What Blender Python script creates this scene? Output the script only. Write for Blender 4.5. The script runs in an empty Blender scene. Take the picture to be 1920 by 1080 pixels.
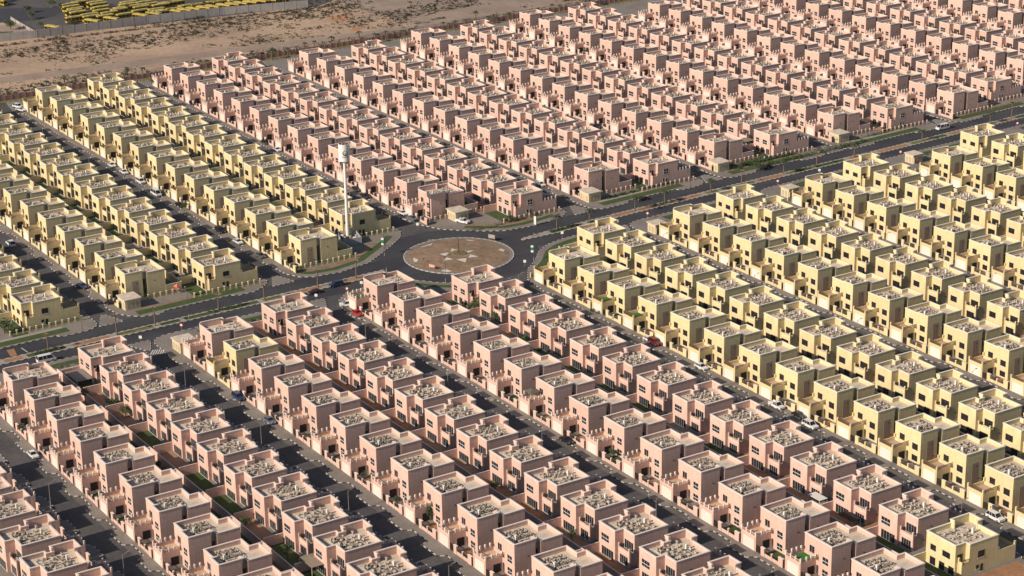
import bpy, bmesh, math, random
from mathutils import Vector, Matrix
random.seed(7)
R = math.radians
PI = math.pi
scene = bpy.context.scene
COL = scene.collection

# ------------------------------------------------------------------ camera
CAM = Vector((585.632, -346.107, 236.063))
F_PX, PITCH, AZ, ROLL = 4059.636, R(20.0380), R(147.9443), R(-1.0953)
_d = Vector((math.cos(PITCH) * math.cos(AZ), math.cos(PITCH) * math.sin(AZ), -math.sin(PITCH)))
_r = Vector((math.sin(AZ), -math.cos(AZ), 0))
_u = _r.cross(_d)
_c, _s = math.cos(ROLL), math.sin(ROLL)
AXR = _r * _c + _u * _s            # image right
AXD = _r * _s - _u * _c            # image down


def at(px, py, z=0.0):
    """ground point seen at a pixel of the 1920x1080 photograph"""
    d = _d + AXR * ((px - 960) / F_PX) + AXD * ((py - 540) / F_PX)
    t = (z - CAM.z) / d.z
    p = CAM + d * t
    return Vector((p.x, p.y, z))


def pix(x, y, z):
    q = Vector((x, y, z)) - CAM
    w = q.dot(_d)
    return 960 + F_PX * q.dot(AXR) / w, 540 + F_PX * q.dot(AXD) / w


cam = bpy.data.cameras.new('camera')
cam.sensor_width = 36.0
cam.lens = F_PX / 1920 * 36.0
cam.clip_start, cam.clip_end = 5.0, 12000.0
co = bpy.data.objects.new('camera', cam)
COL.objects.link(co)
M3 = Matrix((AXR, -AXD, -_d)).transposed()
co.matrix_world = Matrix.Translation(CAM) @ M3.to_4x4()
scene.camera = co

# ------------------------------------------------------------------ light
SUN = Vector((1.2, -15.7, 9.0)).normalized()
el = math.asin(SUN.z)
sun = bpy.data.lights.new('sun', 'SUN')
sun.energy, sun.angle, sun.color = 5.0, R(0.5), (1.0, 0.875, 0.735)
so = bpy.data.objects.new('sun', sun)
COL.objects.link(so)
so.rotation_euler = SUN.to_track_quat('Z', 'Y').to_euler()
world = bpy.data.worlds.new('World')
scene.world = world
world.use_nodes = True
nt = world.node_tree
sky = nt.nodes.new('ShaderNodeTexSky')
sky.sky_type = 'NISHITA'
sky.sun_disc = False
sky.sun_elevation = el
sky.sun_rotation = math.atan2(SUN.x, SUN.y)
sky.air_density, sky.dust_density, sky.ozone_density = 1.0, 1.0, 1.0
nt.links.new(sky.outputs[0], nt.nodes['Background'].inputs[0])
nt.nodes['Background'].inputs[1].default_value = 0.08
scene.view_settings.view_transform = 'Standard'
scene.view_settings.look = 'None'
scene.view_settings.exposure = 0.06
scene.view_settings.gamma = 1.0
scene.render.engine = 'CYCLES'
scene.cycles.max_bounces = 4
scene.cycles.diffuse_bounces = 1
scene.cycles.transparent_max_bounces = 4

# ------------------------------------------------------------------ materials
MATS = {}


def mat(name, col, rough=0.85, var=0.10, scale=2.0, metal=0.0, rnd=0.0, col2=None, big=None, spec=0.25, coord='Object', streak=0.0, lane=0.0):
    if name in MATS:
        return MATS[name]
    m = bpy.data.materials.new(name)
    m.use_nodes = True
    n, l = m.node_tree.nodes, m.node_tree.links
    b = n['Principled BSDF']
    b.inputs['Roughness'].default_value = rough
    b.inputs['Metallic'].default_value = metal
    b.inputs['Specular IOR Level'].default_value = spec
    tc = n.new('ShaderNodeTexCoord')
    base = n.new('ShaderNodeRGB')
    base.outputs[0].default_value = (*col, 1)
    out = base.outputs[0]

    def noise(sc, detail=4.0, stretch=None):
        tex = n.new('ShaderNodeTexNoise')
        tex.inputs['Scale'].default_value = sc
        tex.inputs['Detail'].default_value = detail
        if stretch:
            mp = n.new('ShaderNodeMapping')
            mp.inputs['Scale'].default_value = stretch
            l.new(tc.outputs[coord], mp.inputs[0])
            l.new(mp.outputs[0], tex.inputs['Vector'])
        else:
            l.new(tc.outputs[coord], tex.inputs['Vector'])
        return tex.outputs['Fac']

    def mul(fac, lo, hi, src):
        mr = n.new('ShaderNodeMapRange')
        mr.inputs['From Min'].default_value, mr.inputs['From Max'].default_value = 0.3, 0.7
        mr.inputs['To Min'].default_value, mr.inputs['To Max'].default_value = lo, hi
        l.new(fac, mr.inputs['Value'])
        mx = n.new('ShaderNodeMix')
        mx.data_type, mx.blend_type = 'RGBA', 'MULTIPLY'
        mx.inputs['Factor'].default_value = 1.0
        l.new(src, mx.inputs['A'])
        l.new(mr.outputs[0], mx.inputs['B'])
        return mx.outputs['Result']
    if col2 is not None:
        mr = n.new('ShaderNodeMapRange')
        mr.inputs['From Min'].default_value, mr.inputs['From Max'].default_value = 0.42, 0.60
        l.new(noise(big or scale * 0.15, 5.0), mr.inputs['Value'])
        mx = n.new('ShaderNodeMix')
        mx.data_type = 'RGBA'
        l.new(mr.outputs[0], mx.inputs['Factor'])
        l.new(out, mx.inputs['A'])
        mx.inputs['B'].default_value = (*col2, 1)
        out = mx.outputs['Result']
    if var > 0:
        out = mul(noise(scale), 1 - var, 1 + var, out)
    if streak > 0:
        out = mul(noise(1.0, 3.0, (2.2, 2.2, 0.18)), 1 - streak, 1 + streak * 0.6, out)
    if lane > 0:
        out = mul(noise(1.0, 4.0, (0.55, 0.012, 1.0)), 1 - lane, 1 + lane, out)
    if rnd > 0:
        oi = n.new('ShaderNodeObjectInfo')
        mr = n.new('ShaderNodeMapRange')
        mr.inputs['To Min'].default_value, mr.inputs['To Max'].default_value = 1 - rnd, 1 + rnd
        l.new(oi.outputs['Random'], mr.inputs['Value'])
        mx = n.new('ShaderNodeMix')
        mx.data_type, mx.blend_type = 'RGBA', 'MULTIPLY'
        mx.inputs['Factor'].default_value = 1.0
        l.new(out, mx.inputs['A'])
        l.new(mr.outputs[0], mx.inputs['B'])
        out = mx.outputs['Result']
    l.new(out, b.inputs['Base Color'])
    MATS[name] = m
    return m


WALL = {'pink': mat('pink_stucco', (0.685, 0.447, 0.362), 0.9, 0.06, 0.9, rnd=0.06, streak=0.09, col2=(0.65, 0.43, 0.347), big=0.22),
        'yellow': mat('yellow_stucco', (0.72, 0.585, 0.325), 0.9, 0.06, 0.9, rnd=0.06, streak=0.09, col2=(0.68, 0.545, 0.30), big=0.22)}
COPE = {'pink': mat('pink_coping', (0.78, 0.65, 0.58), 0.85, 0.06, 2.0, streak=0.05),
        'yellow': mat('yellow_coping', (0.78, 0.71, 0.56), 0.85, 0.06, 2.0, streak=0.05)}
PANEL = mat('brown_wall_panel', (0.42, 0.29, 0.215), 0.9, 0.06, 2.0)
ROOF = mat('roof_screed', (0.64, 0.54, 0.43), 0.95, 0.12, 1.6, col2=(0.54, 0.445, 0.35), big=0.5, rnd=0.06)
TERR = {'pink': mat('terrace_tile', (0.56, 0.40, 0.27), 0.9, 0.08, 3.0, rnd=0.08),
        'yellow': mat('terrace_tile_red', (0.50, 0.35, 0.26), 0.9, 0.08, 3.0, rnd=0.08)}
GLASS = mat('window_glass', (0.018, 0.018, 0.022), 0.12, 0.0, spec=0.5)
FRAME = {'pink': mat('white_frame', (0.72, 0.69, 0.64), 0.6, 0.03),
         'yellow': mat('bronze_frame', (0.065, 0.05, 0.04), 0.5, 0.05)}
DARK = mat('dark_wood', (0.014, 0.010, 0.009), 0.5, 0.15, 4.0)
IRON = mat('dark_iron', (0.035, 0.03, 0.028), 0.5, 0.1, 3.0)
RAILB = mat('brown_railing', (0.16, 0.095, 0.06), 0.6, 0.15, 6.0)
GDOOR = {'pink': mat('garage_door_cream', (0.74, 0.65, 0.575), 0.7, 0.05, 3.0, rnd=0.04),
         'yellow': mat('garage_door_pale', (0.76, 0.70, 0.62), 0.7, 0.05, 3.0, rnd=0.04)}
AC = mat('ac_beige', (0.50, 0.425, 0.345), 0.8, 0.2, 1.5, rnd=0.12)
ACG = mat('ac_grille', (0.10, 0.083, 0.07), 0.7, 0.1, 8.0)
PIPE = mat('roof_pipe', (0.24, 0.19, 0.15), 0.7, 0.2, 3.0)
TANK = mat('white_tank', (0.74, 0.70, 0.62), 0.6, 0.06, 2.0)
ASPH = mat('asphalt', (0.040, 0.040, 0.047), 0.9, 0.12, 0.9, col2=(0.058, 0.057, 0.061), big=0.05, lane=0.16)
BAY = mat('bay_paver', (0.145, 0.127, 0.111), 0.95, 0.14, 0.8, col2=(0.12, 0.105, 0.094), big=0.2)
STREET = mat('street_asphalt', (0.098, 0.092, 0.090), 0.95, 0.15, 0.8, col2=(0.072, 0.069, 0.071), big=0.09)
PAVE = mat('grey_paver', (0.235, 0.205, 0.18), 0.95, 0.12, 1.2, col2=(0.20, 0.173, 0.152), big=0.12)
PATH = mat('pale_paver', (0.34, 0.295, 0.25), 0.95, 0.10, 1.5)
KW = mat('kerb_white', (0.58, 0.535, 0.48), 0.8, 0.12, 3.0)
KB = mat('kerb_black', (0.045, 0.042, 0.042), 0.8, 0.15, 3.0)
SAND = mat('desert_sand', (0.46, 0.325, 0.222), 0.97, 0.12, 0.35, col2=(0.36, 0.255, 0.18), big=0.02)
SAND2 = mat('sand_track', (0.33, 0.25, 0.195), 0.97, 0.10, 0.4, col2=(0.28, 0.21, 0.165), big=0.06)
REDSAND = mat('red_sand', (0.46, 0.235, 0.125), 0.97, 0.10, 0.3)
SOIL = mat('brown_soil', (0.27, 0.185, 0.12), 0.97, 0.22, 0.8, col2=(0.22, 0.148, 0.092), big=0.15)
SOILR = mat('red_soil', (0.36, 0.185, 0.095), 0.97, 0.14, 1.0, col2=(0.30, 0.16, 0.085), big=0.3)
LAWN = mat('lawn_green', (0.050, 0.085, 0.024), 0.95, 0.3, 1.6, col2=(0.068, 0.092, 0.030), big=0.25)
TURF = mat('turf_bright', (0.045, 0.16, 0.035), 0.95, 0.18, 2.0)
DRYL = mat('dry_lawn', (0.20, 0.17, 0.065), 0.95, 0.2, 1.2, col2=(0.14, 0.14, 0.05), big=0.2)
LEAF = mat('tree_leaf', (0.055, 0.085, 0.028), 0.8, 0.4, 0.9, rnd=0.1)
LEAF2 = mat('olive_leaf', (0.085, 0.105, 0.045), 0.8, 0.4, 0.9)
PALML = mat('palm_leaf', (0.048, 0.066, 0.030), 0.7, 0.3, 1.0)
DRYP = mat('dry_palm_leaf', (0.20, 0.14, 0.085), 0.9, 0.3, 1.0)
SCRUB = mat('scrub_leaf', (0.055, 0.05, 0.028), 0.95, 0.4, 0.3)
TRUNK = mat('trunk_bark', (0.17, 0.12, 0.085), 0.95, 0.2, 5.0)
GRAV = mat('white_gravel', (0.58, 0.53, 0.47), 0.95, 0.2, 2.5)
POLE = mat('pole_grey', (0.30, 0.27, 0.245), 0.6, 0.05)
POLED = mat('pole_dark', (0.075, 0.06, 0.055), 0.6, 0.08)
WHITE = mat('white_paint', (0.78, 0.76, 0.72), 0.5, 0.03)
OFFW = mat('tower_white', (0.78, 0.75, 0.69), 0.7, 0.04, 1.0, streak=0.05)
EMBL = mat('emblem_grey', (0.075, 0.072, 0.075), 0.7, 0.0)
YBUS = mat('bus_yellow', (0.50, 0.345, 0.028), 0.45, 0.05, rnd=0.10)
YROOF = mat('bus_roof', (0.46, 0.37, 0.12), 0.5, 0.06, rnd=0.12)
CONC = mat('concrete_wall', (0.33, 0.305, 0.29), 0.95, 0.10, 0.6, streak=0.1)
YARDA = mat('yard_asphalt', (0.10, 0.09, 0.088), 0.95, 0.12, 0.3, col2=(0.08, 0.073, 0.073), big=0.03)
ROADB = mat('far_asphalt', (0.05, 0.05, 0.06), 0.95, 0.1, 0.3)
RED = mat('red_plastic', (0.60, 0.035, 0.025), 0.4, 0.05)
YPLA = mat('yellow_plastic', (0.75, 0.45, 0.02), 0.4, 0.05)
GREENP = mat('banner_green', (0.02, 0.20, 0.09), 0.6, 0.05)
TYRE = mat('tyre_black', (0.02, 0.02, 0.02), 0.9, 0.0)
RIMM = mat('wheel_rim', (0.45, 0.45, 0.45), 0.35, 0.0, metal=0.6)
SKIN = mat('skin', (0.20, 0.11, 0.07), 0.7, 0.0)
SHADEC = mat('shade_cloth', (0.27, 0.215, 0.165), 0.9, 0.08, 1.0)
SUBW = {'yellow': mat('substation_wall', (0.66, 0.55, 0.35), 0.9, 0.06, 1.0, streak=0.05)}
LOUV = mat('louvre_tan', (0.46, 0.38, 0.25), 0.8, 0.06)
BWALL = mat('boundary_wall', (0.40, 0.225, 0.19), 0.9, 0.08, 0.6, streak=0.08)


# ------------------------------------------------------------------ mesh builder
class MB:
    def __init__(self):
        self.v, self.f, self.m = [], [], []

    def face(self, pts, mi=0):
        i = len(self.v)
        self.v += [tuple(p) for p in pts]
        self.f.append(tuple(range(i, i + len(pts))))
        self.m.append(mi)

    def box(self, x0, x1, y0, y1, z0, z1, mi=0, bottom=False, top=None):
        a = [(x0, y0, z0), (x1, y0, z0), (x1, y1, z0), (x0, y1, z0), (x0, y0, z1), (x1, y0, z1), (x1, y1, z1), (x0, y1, z1)]
        i = len(self.v)
        self.v += a
        fs = [(4, 5, 6, 7), (0, 1, 5, 4), (1, 2, 6, 5), (2, 3, 7, 6), (3, 0, 4, 7)]
        if bottom:
            fs.append((3, 2, 1, 0))
        for k, f in enumerate(fs):
            self.f.append(tuple(i + q for q in f))
            self.m.append(top if (top is not None and k == 0) else mi)

    def obox(self, c, ax, ay, hx, hy, z0, z1, mi=0, top=None):
        """box oriented in plan: centre c, unit vectors ax, ay, half sizes"""
        i = len(self.v)
        for z in (z0, z1):
            for sx, sy in ((-1, -1), (1, -1), (1, 1), (-1, 1)):
                self.v.append((c[0] + ax[0] * sx * hx + ay[0] * sy * hy, c[1] + ax[1] * sx * hx + ay[1] * sy * hy, z))
        for k, f in enumerate([(4, 5, 6, 7), (0, 1, 5, 4), (1, 2, 6, 5), (2, 3, 7, 6), (3, 0, 4, 7), (3, 2, 1, 0)]):
            self.f.append(tuple(i + q for q in f))
            self.m.append(top if (top is not None and k == 0) else mi)

    def prism(self, poly, z0, z1, mi=0, top=None, cap=True):
        n = len(poly)
        i = len(self.v)
        self.v += [(x, y, z0) for x, y in poly] + [(x, y, z1) for x, y in poly]
        for k in range(n):
            j = (k + 1) % n
            self.f.append((i + k, i + j, i + n + j, i + n + k))
            self.m.append(mi)
        if cap:
            self.f.append(tuple(range(i + n, i + 2 * n)))
            self.m.append(mi if top is None else top)

    def ring(self, poly, t, z0, z1, mi=0, zin=None):
        """wall ring: outer faces z0..z1, top, inner faces down to zin"""
        inn = inset(poly, t)
        n = len(poly)
        zin = z0 if zin is None else zin
        i = len(self.v)
        self.v += [(x, y, z0) for x, y in poly] + [(x, y, z1) for x, y in poly] + [(x, y, z1) for x, y in inn] + [(x, y, zin) for x, y in inn]
        for k in range(n):
            j = (k + 1) % n
            self.f += [(i + k, i + j, i + n + j, i + n + k), (i + n + k, i + n + j, i + 2 * n + j, i + 2 * n + k),
                       (i + 2 * n + k, i + 2 * n + j, i + 3 * n + j, i + 3 * n + k)]
            self.m += [mi] * 3

    def band(self, pts, z0, z1, out=.09, w=.44, mi=0):
        """coping strip along an open chain whose outside lies to the right of the walk"""
        n = len(pts)
        A, B = [], []
        for k in range(n):
            c = Vector(pts[k])
            d1 = (c - Vector(pts[k - 1])).normalized() if k else None
            d2 = (Vector(pts[k + 1]) - c).normalized() if k < n - 1 else None
            d1, d2 = d1 or d2, d2 or d1
            n1, n2 = Vector((d1.y, -d1.x)), Vector((d2.y, -d2.x))
            o = (n1 + n2) / (1 + n1.dot(n2))
            A.append(c + o * out)
            B.append(c - o * (w - out))
        for k in range(n - 1):
            a, b, c, d = A[k], A[k + 1], B[k + 1], B[k]
            self.face([(*a, z1), (*b, z1), (*c, z1), (*d, z1)], mi)
            self.face([(*a, z0), (*b, z0), (*b, z1), (*a, z1)], mi)
            self.face([(*c, z0), (*d, z0), (*d, z1), (*c, z1)], mi)
            self.face([(*d, z0), (*c, z0), (*b, z0), (*a, z0)], mi)
        for k in (0, n - 1):
            self.face([(*A[k], z0), (*B[k], z0), (*B[k], z1), (*A[k], z1)], mi)

    def tube(self, p, q, r0, r1=None, n=6, mi=0, cap=False):
        r1 = r0 if r1 is None else r1
        p, q = Vector(p), Vector(q)
        d = (q - p).normalized()
        a = d.orthogonal().normalized()
        b = d.cross(a)
        i = len(self.v)
        for c, r in ((p, r0), (q, r1)):
            for k in range(n):
                t = 2 * PI * k / n
                self.v.append(tuple(c + a * (r * math.cos(t)) + b * (r * math.sin(t))))
        for k in range(n):
            j = (k + 1) % n
            self.f.append((i + k, i + j, i + n + j, i + n + k))
            self.m.append(mi)
        if cap:
            self.f.append(tuple(i + n + k for k in range(n)))
            self.m.append(mi)
            self.f.append(tuple(i + n - 1 - k for k in range(n)))
            self.m.append(mi)

    def build(self, name, mats, parent=None, smooth=False):
        me = bpy.data.meshes.new(name)
        me.from_pydata(self.v, [], self.f)
        if not isinstance(mats, (list, tuple)):
            mats = [mats]
        for m in mats:
            me.materials.append(m)
        if len(mats) > 1:
            me.polygons.foreach_set('material_index', self.m)
        if smooth:
            me.polygons.foreach_set('use_smooth', [True] * len(self.f))
        me.update()
        o = bpy.data.objects.new(name, me)
        COL.objects.link(o)
        if parent:
            o.parent = parent
        return o


def inset(poly, t):
    n = len(poly)
    out = []
    for k in range(n):
        p, c, q = Vector(poly[k - 1]), Vector(poly[k]), Vector(poly[(k + 1) % n])
        d1, d2 = (c - p).normalized(), (q - c).normalized()
        n1, n2 = Vector((-d1.y, d1.x)), Vector((-d2.y, d2.x))
        den = 1 + n1.dot(n2)
        o = (n1 + n2) / den if den > 0.05 else n1
        out.append((c.x + o.x * t, c.y + o.y * t))
    return out


def tag(o, label=None, cat=None, group=None, kind=None):
    if label:
        o['label'] = label
    if cat:
        o['category'] = cat
    if group:
        o['group'] = group
    if kind:
        o['kind'] = kind
    return o


def empty(name, loc=(0, 0, 0), rz=0.0):
    o = bpy.data.objects.new(name, None)
    o.empty_display_size = 0.5
    COL.objects.link(o)
    o.location = loc
    o.rotation_euler = (0, 0, rz)
    return o


KIDS = {}


def kids(o):
    return KIDS.get(o.name, [])


def part(mb, name, mats, parent, smooth=False):
    o = mb.build(name, mats, parent, smooth)
    KIDS.setdefault(parent.name, []).append(o)
    return o


def copy_tree(o, loc, rz=0.0, drop=()):
    r = o.copy()
    COL.objects.link(r)
    r.location = loc
    r.rotation_euler = (0, 0, rz)
    for ch in kids(o):
        if ch.name.split('.')[0] in drop:
            continue
        c = ch.copy()
        COL.objects.link(c)
        c.parent = r
        for g in kids(ch):
            d = g.copy()
            COL.objects.link(d)
            d.parent = c
    return r


PROTO_TRASH = []


def discard(o):
    """a prototype that was never placed itself"""
    for ch in kids(o):
        for g in kids(ch):
            bpy.data.objects.remove(g)
        bpy.data.objects.remove(ch)
    bpy.data.objects.remove(o)


ORD = ['first', 'second', 'third', 'fourth', 'fifth', 'sixth', 'seventh', 'eighth', 'ninth', 'tenth', 'eleventh', 'twelfth',
       'thirteenth', 'fourteenth', 'fifteenth', 'sixteenth', 'seventeenth', 'eighteenth', 'nineteenth', 'twentieth']


# ------------------------------------------------------------------ windows
def window(face, a0, a1, z0, z1, d, col, root, cols=2, rows=2, name='window', sash=True):
    """face: 'y-','y+','x+','x-' ; d the plane; glass recessed in a proud frame"""
    g = MB()

    def P(a, z, o):
        if face == 'y-':
            return (a, d - o, z)
        if face == 'y+':
            return (a, d + o, z)
        if face == 'x+':
            return (d + o, a, z)
        return (d - o, a, z)

    def quad(b0, b1, c0, c1, o, mi):
        pts = [P(b0, c0, o), P(b1, c0, o), P(b1, c1, o), P(b0, c1, o)]
        if face in ('y+', 'x-'):
            pts.reverse()
        g.face(pts, mi)

    def bar(b0, b1, c0, c1, o, mi):
        quad(b0, b1, c0, c1, o, mi)
        for e in ((b0, c0, b1, c0), (b1, c0, b1, c1), (b1, c1, b0, c1), (b0, c1, b0, c0)):
            g.face([P(e[0], e[1], 0.0), P(e[2], e[3], 0.0), P(e[2], e[3], o), P(e[0], e[1], o)], mi)
    if col == 'pink':
        a0, a1, z0, z1 = a0 - .05, a1 + .05, z0 - .07, z1 + .07
    quad(a0, a1, z0, z1, 0.012, 0)
    if col == 'pink':
        t, o = 0.04, 0.045
        for k in range(1, cols):
            a = a0 + (a1 - a0) * k / cols
            bar(a - t / 2, a + t / 2, z0, z1, o, 1)
        if rows > 1:
            zc = z0 + (z1 - z0) * 0.45
            bar(a0, a1, zc - 0.06, zc + 0.06, o + 0.01, 1)
        bar(a1 - 0.01, a1 + 0.04, z0 - 0.02, z1 + 0.02, o, 1)
        bar(a0 - 0.04, a0 + 0.01, z0 - 0.02, z1 + 0.02, o, 1)
        bar(a0 - 0.06, a1 + 0.06, z0 - 0.07, z0 - 0.01, o + 0.04, 1)
    else:
        t, o = 0.06, 0.04
        for k in range(0, cols + 1):
            a = a0 + (a1 - a0) * k / cols
            bar(a - t / 2, a + t / 2, z0, z1, o, 1)
        bar(a0, a1, z0, z0 + 0.05, o + 0.01, 1)
        bar(a0, a1, z1 - 0.05, z1, o + 0.01, 1)
        bar(a0 - 0.10, a1 + 0.10, z0 - 0.12, z0 - 0.02, o + 0.05, 2)
    return part(g, name, [GLASS, FRAME[col], COPE[col]], root)


def ac_unit_mesh(mb, x, y, z, w, d, h, rng, mi=0, mg=1):
    mb.box(x, x + w, y, y + d, z + 0.12, z + h, mi)
    mb.box(x + .05, x + .15, y, y + d, z, z + 0.12, mg)
    mb.box(x + w - .15, x + w - .05, y, y + d, z, z + 0.12, mg)
    # fan grille on the top and on the front face
    cx, cy, r = x + w / 2, y + d / 2, min(w, d) * 0.34
    mb.face([(cx + r * math.cos(t), cy + r * math.sin(t), z + h + 0.006) for t in [k * PI / 4 for k in range(8)]], mg)
    r2 = min(w, h) * 0.30
    mb.face([(cx + r2 * math.cos(t), y - 0.006, z + h * .55 + r2 * math.sin(t)) for t in [k * PI / 4 for k in range(8)]], mg)


def roof_gear(root, seed, area, near, density=1.0):
    rng = random.Random(seed)
    x0, x1, y0, y1 = area
    z = 6.905
    spots = []
    nx, ny = 5, 5
    for i in range(nx):
        for j in range(ny):
            if rng.random() < 0.80 * density:
                spots.append((x0 + (i + .1 + .5 * rng.random()) * (x1 - x0) / nx, y0 + (j + .1 + .5 * rng.random()) * (y1 - y0) / ny))
    mm = MB()
    for (x, y) in spots:
        m = MB() if near else mm
        if rng.random() < .5:
            w, d = rng.uniform(.5, .85), rng.uniform(.28, .42)
        else:
            w, d = rng.uniform(.28, .42), rng.uniform(.5, .85)
        ac_unit_mesh(m, x, y, z, w, d, rng.uniform(.45, .78), rng)
        if near:
            part(m, 'ac_unit', [AC, ACG], root)
    m = mm
    # low duct boxes, trays, upstands and bent pipes between the units
    for k in range(int(34 * density)):
        x, y = rng.uniform(x0, x1), rng.uniform(y0, y1)
        h = rng.uniform(.15, .5)
        m.box(x, x + rng.uniform(.15, .4), y, y + rng.uniform(.15, .4), z, z + h, rng.choice((0, 0, 2, 1)))
    for k in range(int(20 * density)):
        x, y = rng.uniform(x0, x1), rng.uniform(y0, y1)
        L = rng.uniform(.6, 1.6)
        zz = z + rng.choice((0, .3, .5))
        mi = rng.choice((0, 2, 1))
        if rng.random() < .5:
            m.box(x, min(x + L, x1 + .3), y, y + .10, zz, zz + .12, mi, bottom=True)
        else:
            m.box(x, x + .10, y, min(y + L, y1 + .3), zz, zz + .12, mi, bottom=True)
    for k in range(int(10 * density)):
        x, y = rng.uniform(x0 + .3, x1 - .3), rng.uniform(y0 + .3, y1 - .3)
        r, a = rng.uniform(.25, .5), rng.uniform(0, PI)
        prev = None
        for q in range(6):
            t = PI * q / 5
            p = (x + math.cos(a) * r * math.cos(t), y + math.sin(a) * r * math.cos(t), z + .15 + .9 * r * math.sin(t))
            if prev:
                m.tube(prev, p, .055, n=4, mi=rng.choice((0, 2)))
            prev = p
    # the long cable tray along the edge of the plant area
    m.box(x0 + .3, x1 - .2, y1 + .12, y1 + .32, z, z + .2, 0)
    o = part(m, 'roof_equipment', [AC, ACG, PIPE], root)
    o['kind'] = 'stuff'
    return o


# ------------------------------------------------------------------ the villa
def make_villa(col, kind, near, seed, terrace='tile', density=1.0, typ='F'):
    """front (garage) towards -y, origin at the front left corner of the main block"""
    root = empty('villa')
    W, C = WALL[col], COPE[col]
    if kind == 'std':
        P = [(0, 0), (6.6, 0), (6.6, -1.2), (11, -1.2), (11, 4.6), (9.7, 4.6), (9.7, 6.1), (11, 6.1), (11, 12.2), (4.4, 12.2), (4.4, 9.7), (0, 9.7)]
    elif kind == 'endf':
        P = [(0, 0), (6.6, 0), (6.6, -1.2), (11, -1.2), (11, 4.6), (9.7, 4.6), (9.7, 6.1), (11, 6.1), (11, 12.3), (0, 12.3)]
    else:
        P = [(0, 0), (6.6, 0), (6.6, -1.2), (11, -1.2), (11, 12.2), (1.3, 12.2), (1.3, 9.0), (0, 9.0)]
    ZR, ZP = 6.9, 8.0
    m = MB()
    m.ring(P, 0.30, 0.0, ZP, 0, ZR)
    # raised screen walls round the stair head
    ZS = 8.9
    m.box(6.603, 10.997, -1.197, -0.90, ZP, ZS)
    m.box(10.70, 10.997, -0.90, 4.9, ZP, ZS)
    m.box(6.603, 6.90, -0.90, 0.45, ZP, ZS)
    m.box(6.603, 6.90, 0.31, 0.45, ZR, ZP)
    m.box(9.55, 10.70, 4.30 if kind != 'endr' else 4.55, 4.9, ZR, ZS)
    m.box(10.70, 10.997, 4.30, 4.597, ZR, ZP) if kind == 'endr' else None
    if kind == 'endf':
        m.box(0.003, 0.30, 0.003, 7.3, ZP, ZP + .7)
        m.box(0.003, 1.2, 7.0, 7.3, ZP + .002, ZP + .7)
        m.box(0.30, 1.2, 7.0, 7.3, ZR, ZP + .7)
    # entrance porch with an arch
    ax0, ax1, yp = 5.62, 6.597, -1.18
    m.box(ax0, ax0 + .08, yp, -0.003, 0, 2.0)
    m.box(ax1 - .06, ax1, yp, -0.003, 0, 2.0)
    n = 8
    cx, r = (ax0 + .08 + ax1 - .06) / 2, (ax1 - .06 - ax0 - .08) / 2
    for k in range(n):
        t0, t1 = PI - PI * k / n, PI - PI * (k + 1) / n
        a = (cx + r * math.cos(t0), 2.0 + r * math.sin(t0))
        b = (cx + r * math.cos(t1), 2.0 + r * math.sin(t1))
        m.face([(a[0], yp, a[1]), (b[0], yp, b[1]), (b[0], yp, 3.6), (a[0], yp, 3.6)])
        m.face([(a[0], yp, a[1]), (a[0], -.1, a[1]), (b[0], -.1, b[1]), (b[0], yp, b[1])])
    m.face([(ax0, yp, 2.0), (ax0 + .08, yp, 2.0), (ax0 + .08, yp, 3.6), (ax0, yp, 3.6)])
    m.face([(ax1 - .06, yp, 2.0), (ax1, yp, 2.0), (ax1, yp, 3.6), (ax1 - .06, yp, 3.6)])
    m.face([(ax0, yp, 3.6), (ax1, yp, 3.6), (ax1, -.003, 3.6), (ax0, -.003, 3.6)])
    m.face([(ax0, -.003, 2.0), (ax0, yp, 2.0), (ax0, yp, 3.6), (ax0, -.003, 3.6)])
    # rear ground-floor projection carrying the balcony
    if kind == 'std':
        m.box(0.003, 4.25, 9.70, 11.3, 0, 3.4)
        m.box(-0.15, 4.25, 11.05, 11.303, 3.4, 4.0)
        m.box(-0.25, .15, 10.95, 11.35, 0.0, 4.9)
        m.box(4.0, 4.36, 10.95, 11.35, 0.0, 4.9)
    elif kind == 'endr':
        m.box(0.003, 1.297, 9.003, 11.3, 0, 3.4)
        m.box(-0.05, 1.296, 11.05, 11.303, 3.4, 3.9)
        m.box(.9, 1.296, 11.0, 11.4, 0, 4.8)
    part(m, 'wall', W, root)
    # roof slab
    m = MB()
    m.face([(x, y, ZR) for x, y in inset(P, 0.28)])
    part(m, 'roof', ROOF, root)
    # coping
    m = MB()
    if kind == 'endr':
        chain = [(11, 4.9)] + P[4:] + [P[0], P[1]]
    else:
        chain = P[4:] + [P[0], P[1]]
    if kind == 'endf':
        chain = P[4:] + [(0, 7.35)]
        m.band([(0.0, 0.0), (6.55, 0.0)], ZP - .10, ZP + .10)
        m.band([(1.2, 7.3), (0, 7.3), (0, 0.36)], ZP + .66, ZP + .80)
    m.band(chain, ZP - .10, ZP + .10)
    m.band([(9.55, 4.9), (11, 4.9), (11, -1.2), (6.6, -1.2), (6.6, .45)][::-1], ZS - .10, ZS + .10)
    if kind == 'std':
        m.box(-.06, 4.32, 9.72, 11.36, 3.28, 3.42, bottom=True)
    part(m, 'coping', C, root)
    # garage annexe with roof terrace
    m = MB()
    A = [(0, -5.8), (5.6, -5.8), (5.6, -0.003), (0, -0.003)]
    inn = inset(A, .25)
    m.ring(A, .25, 0.0, 3.9, 0, 3.0)
    gm_ = m
    m = MB()
    m.face([(x, y, 3.0) for x, y in inn])
    part(m, 'terrace', TURF if terrace == 'turf' else TERR[col], root)
    m = MB()
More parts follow.
